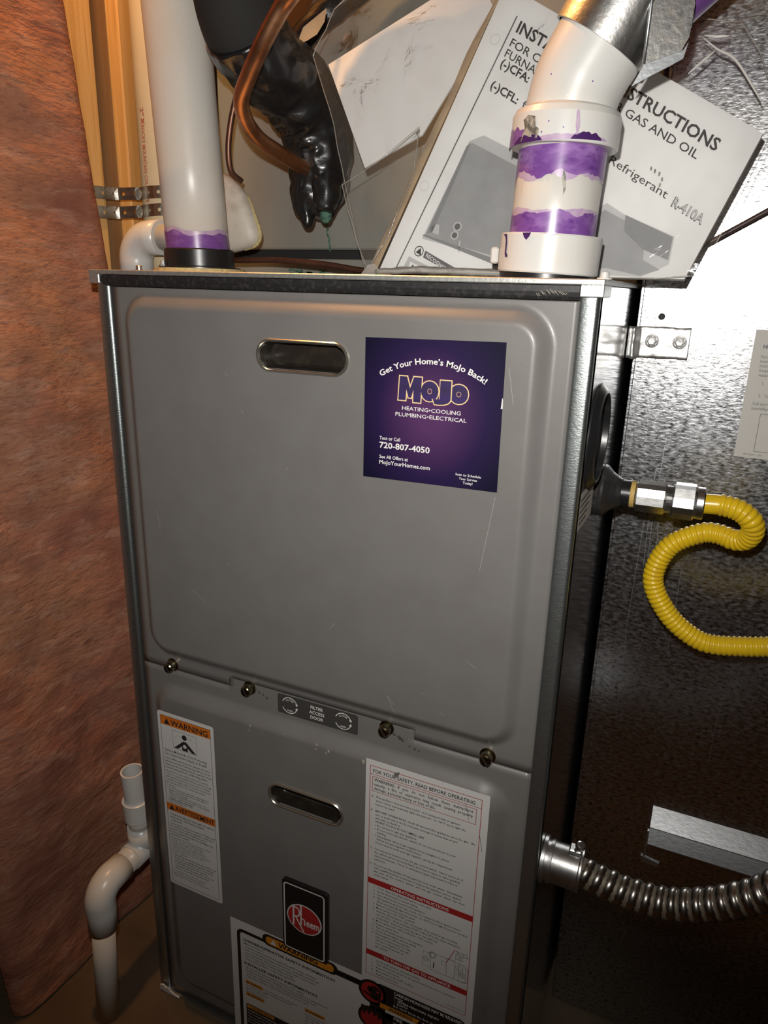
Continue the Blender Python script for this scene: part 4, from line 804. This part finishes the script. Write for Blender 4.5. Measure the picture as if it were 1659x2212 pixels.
# ---------------------------------------------------------------- vent pipe at the right with purple primer
VT = thing('vent_pipe', (0.398, 0.045, H), 'white PVC vent with purple primer bands rising at the furnace front corner', 'pipe')
def vx(z): return (0.3980 + 0.045 * (z - 0.872), 0.045, z)
A = Vector((0.045, 0, 1)).normalized()
b = MB(); b.lathe([(0.0335, 0.0), (0.0335, 0.0036), (0.028, 0.0038)], vx(H), (0, 0, 1), black, 40); b.build('gasket_ring', VT, label='black ring under the white hub')
b = MB(); b.lathe([(0.0300, 0.0), (0.0352, 0.0), (0.0360, 0.0010), (0.0363, 0.0250), (0.0358, 0.0262), (0.0300, 0.0264)], vx(0.8592), A, pvcw, 56)
P0 = vx(0.8592)
b.box(0.3560, 0.3620, 0.036, 0.046, 0.8660, 0.8775, pvcw, 0.0012)
b.build('base_hub', VT)
b = MB(); b.tube([vx(0.862), vx(0.90), vx(0.955)], 0.0302, pvc, 48); b.build('pipe', VT)
def ragged(z, amp, sd, n): return [z + amp * noise.noise(Vector((math.cos(2 * math.pi * k / n) * 2.2, math.sin(2 * math.pi * k / n) * 2.2, sd))) + .35 * amp * noise.noise(Vector((k * .8, sd, 0))) for k in range(n)]
b = MB(); n = 90
wrap(b, vx, 0.03035, ragged(0.9205, 0.006, 1.2, n), [0.941] * n, purple2, n); wrap(b, vx, 0.0305, ragged(0.9232, 0.006, 1.9, n), [0.941] * n, purple, n)
wrap(b, vx, 0.03035, [0.884] * n, ragged(0.9010, 0.0030, 5.2, n), purple2, n); wrap(b, vx, 0.0305, [0.884] * n, ragged(0.8985, 0.0042, 6.4, n), purple, n)
fr = lambda s_, t: (vx(t * .001)[0] + 0.0307 * math.cos(s_ * .001 / .03), 0.045 + 0.0307 * math.sin(s_ * .001 / .03), t * .001)
b.poly([(-38.5, 926), (-36.5, 921), (-35.5, 914), (-36.6, 909), (-37.6, 914), (-39, 919)], fr, smoke)
b.build('primer_bands', VT, label='two ragged purple primer bands')
b = MB(); b.lathe([(0.0302, 0.0), (0.0366, 0.0), (0.0372, 0.0008), (0.0370, 0.0185), (0.0352, 0.0225), (0.0312, 0.0245), (0.0296, 0.0255)], vx(0.9415), A, pvcw, 56); b.build('coupling', VT)
b = MB(); n = 72
def cap_(z): return vx(z)
def partial(mb, r, a0, a1, lo, hi, mat, m=24, sd=0):
    vv = []
    for q in (0, 1):
        for k in range(m + 1):
            a = math.radians(a0 + (a1 - a0) * k / m); e_ = max(0.0, math.sin(math.pi * k / m)) ** .5
            z = lo if q == 0 else lo + (hi - lo) * e_ * (.75 + .35 * noise.noise(Vector((k * .4, sd, 1)))); c = vx(z); vv.append((c[0] + r * math.cos(a), c[1] + r * math.sin(a), z))
    mb.add(vv, [(k, k + 1, m + 2 + k, m + 1 + k) for k in range(m)], mat, True)
partial(b, 0.0374, -178, -112, 0.9420, 0.9560, purple, 26, 1); partial(b, 0.0374, -118, -30, 0.9420, 0.9468, purple2, 26, 2); partial(b, 0.0376, -72, -38, 0.9420, 0.9478, purpd, 18, 3); partial(b, 0.0376, -140, -100, 0.9420, 0.9480, purpd, 16, 6)
fr = lambda s_, t: (vx(t * .001)[0] + 0.0377 * math.cos(s_ * .001 / .0372), 0.045 + 0.0377 * math.sin(s_ * .001 / .0372), t * .001)
b.poly([(-83, 943), (-80, 951), (-82, 956), (-78, 958.5), (-72, 957), (-71, 951), (-68, 949), (-69, 943.5), (-75, 945)], fr, smoke)
for s_, z in ((-62, 953), (-52, 949), (-66, 947)): b.poly(circle(s_, z, .55, 8), fr, purple)
b.poly([(-45.0, 959), (-43.2, 959), (-41.5, 950), (-42.8, 944), (-44.6, 950)], fr, purple2)
b.build('primer_smears', VT, label='purple smears on the coupling')
b = MB(); frh = lambda s_, t: (vx(t * .001)[0] + 0.0367 * math.cos(s_ * .001 / .0363), 0.045 + 0.0367 * math.sin(s_ * .001 / .0363), t * .001)
b.poly([(-92.0, 885.2), (-86, 885.4), (-84.4, 880), (-84.2, 873), (-81.8, 870.2), (-84.8, 869.4), (-86.2, 872), (-86.6, 881), (-88.5, 884)], frh, purpd); b.poly([(-70, 885.4), (-63.5, 885.4), (-64.5, 882.8), (-66.5, 880.6), (-68.6, 882.5)], frh, purpd); b.poly([(-53, 885.3), (-46, 885.3), (-47, 883.5), (-51.5, 882.5)], frh, purpd)
b.build('primer_drips', VT, label='dark purple drips on the hub')
P = smooth_path([(0.4022, 0.045, 0.958), (0.4035, 0.045, 0.968), (0.4085, 0.045, 0.985), (0.4190, 0.045, 1.0035), (0.430, 0.045, 1.021), (0.441, 0.045, 1.038)], 6)
b = MB(); b.tube(P, [0.0296 + 0.0014 * min(1, i / 12) for i in range(len(P))], pvcw, 48)
fe = lambda s_, t: (0.4110 + t * .00053 + 0.0313 * math.sin(s_ * .001 / .031) * .86, 0.045 - 0.0316 * math.cos(s_ * .001 / .031), 0.990 + t * .00085 - 0.0313 * math.sin(s_ * .001 / .031) * .52)
for s_, t in ((8, -20), (17, -6), (-9, -15)): b.poly(circle(s_, t, .5, 8), fe, purple)
b.build('elbow', VT)
b = MB(); D = Vector((0.75, 0.10, 0.66)).normalized(); O = Vector((0.440, 0.058, 1.027))
b.lathe([(0.0290, 0.0), (0.0318, 0.002), (0.0322, 0.017), (0.0306, 0.019)], O, D, pvcw, 40); b.lathe([(0.0305, 0.016), (0.0305, 0.075)], O, D, purple, 40); b.lathe([(0.0302, 0.074), (0.0302, 0.95)], O, D, pvc, 40); b.build('upper_run', VT, label='upper pipe run with purple primer')
MS = thing('metal_strap', (0.42, 0.045, 0.985), 'shiny sheet metal band wrapped round the top of the white vent elbow', 'strap')
b = MB(); D2 = Vector((0.53, 0, 0.85)).normalized(); O2 = Vector((0.4185, 0.045, 1.0035)); b.lathe([(0.0318, 0.0), (0.0335, 0.0), (0.0338, 0.041), (0.0318, 0.041)], O2, D2, sleeve, 56); b.build('band', MS)
b = MB(); frm = lambda x, z: (x * .001, 0.0195 + (x - 452) * 0.00025, z * .001)
b.poly([(451.3, 1034), (452.4, 1018), (452.0, 983.8), (458.5, 986.0), (466.0, 988.5), (472.6, 990.5), (476.1, 998), (476.9, 1015), (474.5, 1032)], frm, sleeve, 0.0012)
b.tube([frm(451.6, 1034), frm(452.2, 1018), frm(451.8, 983.5)], 0.0011, galv2, 8); b.build('strap_tail', MS)
b = MB(); frm2 = lambda x, z: (x * .001, 0.0190 + (x - 446) * 0.0003, z * .001)
b.poly([(446.2, 972.0), (452.0, 983.8), (458.5, 986.5), (466.0, 989.0), (473.5, 991.5), (476, 996), (474, 987), (467, 983.0), (458, 978.5)], frm2, galv2, 0.001); b.build('strap_fold', MS)

# ---------------------------------------------------------------- return air duct at the right
RD = thing('return_duct', (0.80, 0.5, 0), 'large galvanised sheet metal return duct right of the furnace', 'duct')
b = MB(); b.box(0.4510, 1.30, 0.2000, 0.80, 0.001, 1.98, galv, 0.0012); b.build('duct_body', RD)
b = MB(); b.box(0.4500, 0.4530, 0.1985, 0.2040, 0.02, 1.95, galv, 0.0006); b.build('corner_seam', RD)
b = MB(); vv = []; ns, nt_ = 60, 10
for i in range(ns + 1):
    s_ = i / ns * 0.0700
    for j in range(nt_ + 1):
        t = j / nt_; z = 0.7912 + 0.0280 * t + 0.0006 * noise.noise(Vector((s_ * 60, t, 2))); bmp = 0.0010 * noise.noise(Vector((s_ * 55, t * 2.2, 0))) + 0.0005 * noise.noise(Vector((s_ * 160, t * 7, 5)))
        if s_ < 0.006: p = (W + 0.0012 + 0.0008 * noise.noise(Vector((t * 5, 1, 1))) ** 2, 0.1830 + s_ * 1.6, z)
        elif s_ < 0.018: q = (s_ - 0.006) / 0.012; p = (W + 0.0016 + 0.0080 * q, 0.1926 + 0.0044 * q - 0.0045 * math.sin(q * 3.14) * (1 + .5 * noise.noise(Vector((t * 6, 3, 2)))) + bmp * 2, z - 0.0016 * (1 - t) * math.sin(q * 3.14))
        else: p = (W + 0.0096 + (s_ - 0.018) * 0.82, 0.1972 - bmp + 0.001 * min(1, (s_ - .018) / .02), z)
        vv.append(p)
b.add(vv, [(i * (nt_ + 1) + j, (i + 1) * (nt_ + 1) + j, (i + 1) * (nt_ + 1) + j + 1, i * (nt_ + 1) + j + 1) for i in range(ns) for j in range(nt_)], foil, True)
FT = b.build('foil_tape', RD, label='silver foil tape over the joint'); so = FT.modifiers.new('thickness', 'SOLIDIFY'); so.thickness = 0.0003
for x, y_, d in ((0.4885, 0.1978, (0, -1, 0)), (0.4650, 0.1975, (0, -1, 0))):
    m_ = MB(); m_.lathe([(0.0062, 0), (0.0060, 0.0014), (0.0044, 0.0020)], (x, y_, 0.8065), d, foil, 20); m_.lathe([(0.0046, 0.0018), (0.0043, 0.0042), (0.0028, 0.0047), (0.0001, 0.0044)], (x, y_, 0.8065), d, foil, 6, True); m_.build('tape_screw', FT)
b = MB(); pr = [(0.1996, 0.3205), (0.1826, 0.3052), (0.1827, 0.3042), (0.1838, 0.3034), (0.1770, 0.2880), (0.1774, 0.2860), (0.1996, 0.2860)]; vv = []
for x in (0.5300, 0.95): vv += [(x, p[0], p[1]) for p in pr]
b.add(vv, [(k, (k + 1) % 7, 7 + (k + 1) % 7, 7 + k) for k in range(7)] + [tuple(range(6, -1, -1)), tuple(range(7, 14))], galv2); b.build('filter_rail', RD, label='bright horizontal metal rail')
b = MB(); b.poly([(525.5, 253.1), (527.4, 245.7), (544.1, 243.8), (545.0, 249.4)], front(0.1985), galv2, 0.001); b.poly([(528.3, 287.4), (531.1, 287.4), (529.7, 251.2), (527.8, 251.2)], front(0.1986), galv2, 0.0008); b.build('seam_tab', RD)
b = MB(); b.lathe([(0.0030, 0.0), (0.0030, 0.0006), (0.0001, 0.0006)], (0.4703, 0.2000, 0.8280), (0, -1, 0), darkm, 14); b.build('punched_hole', RD, label='small dark punched hole')
b = MB(); rr = random.Random(21); fr = front(0.1996)
for x, z0, z1 in ((484, 690, 590), (489, 720, 570), (493, 680, 610), (480, 640, 420), (576, 470, 390), (520, 600, 500), (470, 200, 60), (505, 240, 20), (520, 190, 30)):
    frame_lines(b, [(x, z0), (x - rr.uniform(0, 3), (z0 + z1) / 2), (x + rr.uniform(-3, 3), z1)], 0.35, fr, galv2, False)
b.build('duct_scratches', RD, label='fine vertical scratches', kind='stuff')
b = MB(); fl = front(0.1990); b.poly([(548.1, 820.5), (640.6, 819.6), (642.4, 707.8), (547.6, 709.1)], fl, paper2, 0.0006); fl = front(0.1988)
for t_, x, z, cap, bo in (('HUMIDIFIER', 555.8, 804.8, 3.34, .03), ('Periodic', 555.4, 796.5, 2.69, 0), ('humidifier', 555.6, 792.8, 2.69, 0), ('instructions', 555.6, 789.0, 2.69, 0), ('frequency', 555.8, 785.0, 2.69, 0), ('water', 555.9, 781.1, 2.69, 0), ('1.', 560.0, 774.1, 2.69, 0), ('2.', 558.7, 763.5, 2.69, 0), ('Use', 563.6, 763.5, 2.69, 0), ('Call your', 555.2, 756.3, 2.69, 0), ('humidifier', 555.2, 752.0, 2.69, 0), ('89-14324-1', 555.2, 711.3, 1.67, 0), ('6/01', 566.8, 711.2, 1.67, 0)):
    txt(b, t_, x, z, cap, fl, ink2, bold=bo)
frame_lines(b, rect(563.1, 631.3, 715.2, 748.7), 0.4, fl, ink2); b.build('duct_label', RD, label='pale printed humidifier label')

b = MB(); b.tube(smooth_path([(0.462, 0.178, 0.8650), (0.5003, 0.182, 0.8889), (0.5406, 0.182, 0.9133), (0.655, 0.185, 0.983), (0.80, 0.1965, 1.06)], 6), 0.0022, cable, 12); b.build('brown_cable', label='thin brown cable running up to the right across the duct', cat='cable')

# ---------------------------------------------------------------- gas pipe and yellow connector
GP = thing('gas_pipe', (0.458, 0.1, 0.677), 'short black iron gas pipe coming out of the furnace side', 'pipe')
b = MB(); b.lathe([(0.0106, 0.0), (0.0106, 0.0180), (0.0112, 0.0200), (0.0112, 0.0275), (0.0001, 0.0275)], (W, 0.1, 0.6875), (1, 0, 0), black, 28); b.build('nipple', GP)
b = MB(); b.lathe([(0.0110, 0.0275), (0.0113, 0.0280), (0.0111, 0.0312), (0.0100, 0.0314)], (W, 0.1, 0.6875), (1, 0, 0), ptape, 28); b.build('thread_seal', GP, label='yellowish thread seal tape')
GC = thing('gas_connector', (0.53, 0.1, 0.55), 'ribbed yellow flexible gas hose with plated nuts', 'hose')
GZ = 0.6872
b = MB(); b.hexn(0.4762, 0.5002, 0.1, GZ, 0.0138, chrome, 0.35); b.build('adapter_nut', GC)
b = MB(); b.tube([(0.5000 + k * .0005, 0.1, GZ) for k in range(12)], [0.0112 + (0.0006 if k % 2 else 0) for k in range(12)], chrome, 28, smooth=False); b.build('thread', GC)
b = MB(); b.hexn(0.5045, 0.5225, 0.1, GZ, 0.0156, chrome, 0.12); b.build('flare_nut', GC)
b = MB(); b.lathe([(0.0126, 0), (0.0130, 0.0008), (0.0130, 0.0056), (0.0124, 0.0064), (0.0085, 0.0064)], (0.5225, 0.1, GZ), (1, 0, 0), chrome, 32); b.build('collar', GC)
raw = smooth_path([(0.5270, 0.1, GZ), (0.542, 0.1, 0.6880), (0.5545, 0.1, 0.6855), (0.5640, 0.101, 0.6785), (0.5672, 0.106, 0.6685), (0.5640, 0.113, 0.6590), (0.5560, 0.119, 0.6550), (0.5455, 0.123, 0.6565), (0.532, 0.124, 0.6557), (0.512, 0.124, 0.6440), (0.502, 0.124, 0.6290), (0.498, 0.124, 0.6110), (0.501, 0.124, 0.5975), (0.510, 0.124, 0.5825), (0.522, 0.124, 0.5695), (0.540, 0.124, 0.5585), (0.555, 0.124, 0.5560), (0.579, 0.124, 0.5600), (0.596, 0.124, 0.5640), (0.630, 0.124, 0.5720), (0.72, 0.130, 0.595), (0.85, 0.150, 0.60)], 8)
P = resample(raw, 0.00058); n = len(P); pit = 0.0042
def hr(i, a, r):
    s_ = i * 0.00058
    if s_ < 0.0125: return 0.0080
    return 0.0076 + 0.0013 * (abs(math.sin(math.pi * s_ / pit)) ** 0.75)
b = MB(); b.tube(P, 0.008, yellow, 26, rf=hr); b.build('hose', GC)

# ---------------------------------------------------------------- flexible steel conduit
FC = thing('flexible_conduit', (0.55, 0.03, 0.335), 'silver flexible steel conduit curving from the lower furnace side', 'conduit')
CZ = 0.3615; CY = 0.027
b = MB(); b.lathe([(0.0205, 0.0), (0.0205, 0.0030), (0.0172, 0.0032), (0.0172, 0.0060), (0.0188, 0.0062), (0.0190, 0.0090), (0.0176, 0.0094), (0.0180, 0.0320), (0.0186, 0.0330), (0.0186, 0.0345), (0.0130, 0.0346)], (W, CY, CZ), (1, 0, -0.02), conn, 36)
b.box(W + 0.022, W + 0.033, CY - .004, CY + .006, CZ + .0170, CZ + .0215, conn, .001); b.build('connector', FC)
b = MB(); b.lathe([(0.0022, 0), (0.0022, 0.006), (0.0042, 0.0062), (0.0042, 0.0100), (0.0030, 0.0106), (0.0001, 0.0106)], (W + 0.0280, CY - .002, CZ + .0205), (0.45, -0.2, 1), chrome, 10); b.build('clamp_screw', FC)
raw = smooth_path([(0.4770, CY, 0.3608), (0.497, CY, 0.3570), (0.524, CY, 0.3545), (0.554, CY, 0.3580), (0.584, CY, 0.3720), (0.608, CY, 0.3900), (0.619, CY, 0.4010), (0.644, CY, 0.432), (0.69, 0.03, 0.50), (0.75, 0.05, 0.59), (0.80, 0.11, 0.64), (0.815, 0.186, 0.65)], 10)
P = resample(raw, 0.00085); pit2 = 0.0105
def ph(i, a): return ((i * 0.00085 / pit2) + a / (2 * math.pi)) % 1.0
def cr_(i, a, r):
    p = ph(i, a); return 0.0120 + (0.0017 * math.sin(math.pi * min(1, p / 0.68)) ** 0.5 if p < 0.68 else 0.0)
b = MB(); b.tube(P, 0.012, flexm, 36, rf=cr_, mf=lambda i, a: flexm if ph(i, a) < 0.68 else flexd); b.build('flexible_tube', FC)

# ---------------------------------------------------------------- white drain pipe low on the left
DP = thing('drain_pipe', (-0.035, -0.04, 0), 'white PVC drain pipe with elbow and open standpipe beside the furnace foot', 'pipe')
DX = -0.035
b = MB(); b.tube([(DX + .004, -0.056, 0.0), (DX, -0.044, 0.150)], 0.0132, pvc, 28); b.build('downpipe', DP)
b = MB(); P = [(DX + .0006, -0.0462, 0.122), (DX, -0.0448, 0.148), (DX, -0.0455, 0.160)] + [(DX, -0.0455 + 0.020 * (1 - math.cos(a)), 0.160 + 0.020 * math.sin(a)) for a in [math.pi / 2 * k / 8 for k in range(1, 9)]] + [(DX, -0.008, 0.1800)]
b.tube(P, [0.0166, 0.0166] + [0.0172] * 9 + [0.0168], pvcw, 32); b.build('elbow', DP)
b = MB(); b.tube([(DX, -0.009, 0.1800), (DX, 0.030, 0.1805)], 0.0150, pvc, 28); b.build('cross_pipe', DP)
b = MB(); b.tube([(DX, 0.004, 0.1804), (DX, 0.062, 0.1804)], 0.0160, pvcw, 32); b.tube([(DX, 0.0255, 0.178), (DX, 0.0255, 0.214)], 0.0158, pvcw, 32); b.build('tee', DP)
b = MB(); b.tube([(DX, 0.0255, 0.212), (DX, 0.0240, 0.2295)], 0.0134, pvc, 28); b.lathe([(0.0134, 0), (0.0165, 0.0002), (0.0166, 0.0270), (0.0150, 0.0278), (0.0133, 0.0280)], (DX, 0.0240, 0.2265), (0, -.05, 1), pvcw, 32)
b.lathe([(0.0133, 0), (0.0133, 0.042), (0.0112, 0.042), (0.0110, 0.0)], (DX, 0.0226, 0.2530), (0, -.06, 1), pvcw, 32); b.lathe([(0.0110, 0.004), (0.0001, 0.004)], (DX, 0.0226, 0.2530), (0, -.06, 1), darkm, 24); b.build('standpipe', DP, label='open ended upright')
b = MB(); n0 = Vector((0.55, -0.46, 0)).normalized(); a0 = math.atan2(n0.y, n0.x)
fr = lambda s_, t: (DX + 0.01335 * math.cos(a0 - t * .001 / .0132), -0.0453 - 0.0107 / 0.134 * s_ * .001 + 0.01335 * math.sin(a0 - t * .001 / .0132), 0.134 - s_ * .001)
txt(b, '3/4" PVC 1120 SCH 40 ASTM D 1785', 3, -2.2, 4.2, fr, redink, width=122, bold=0.0); b.build('pipe_print', DP, label='faded red print running down the pipe')
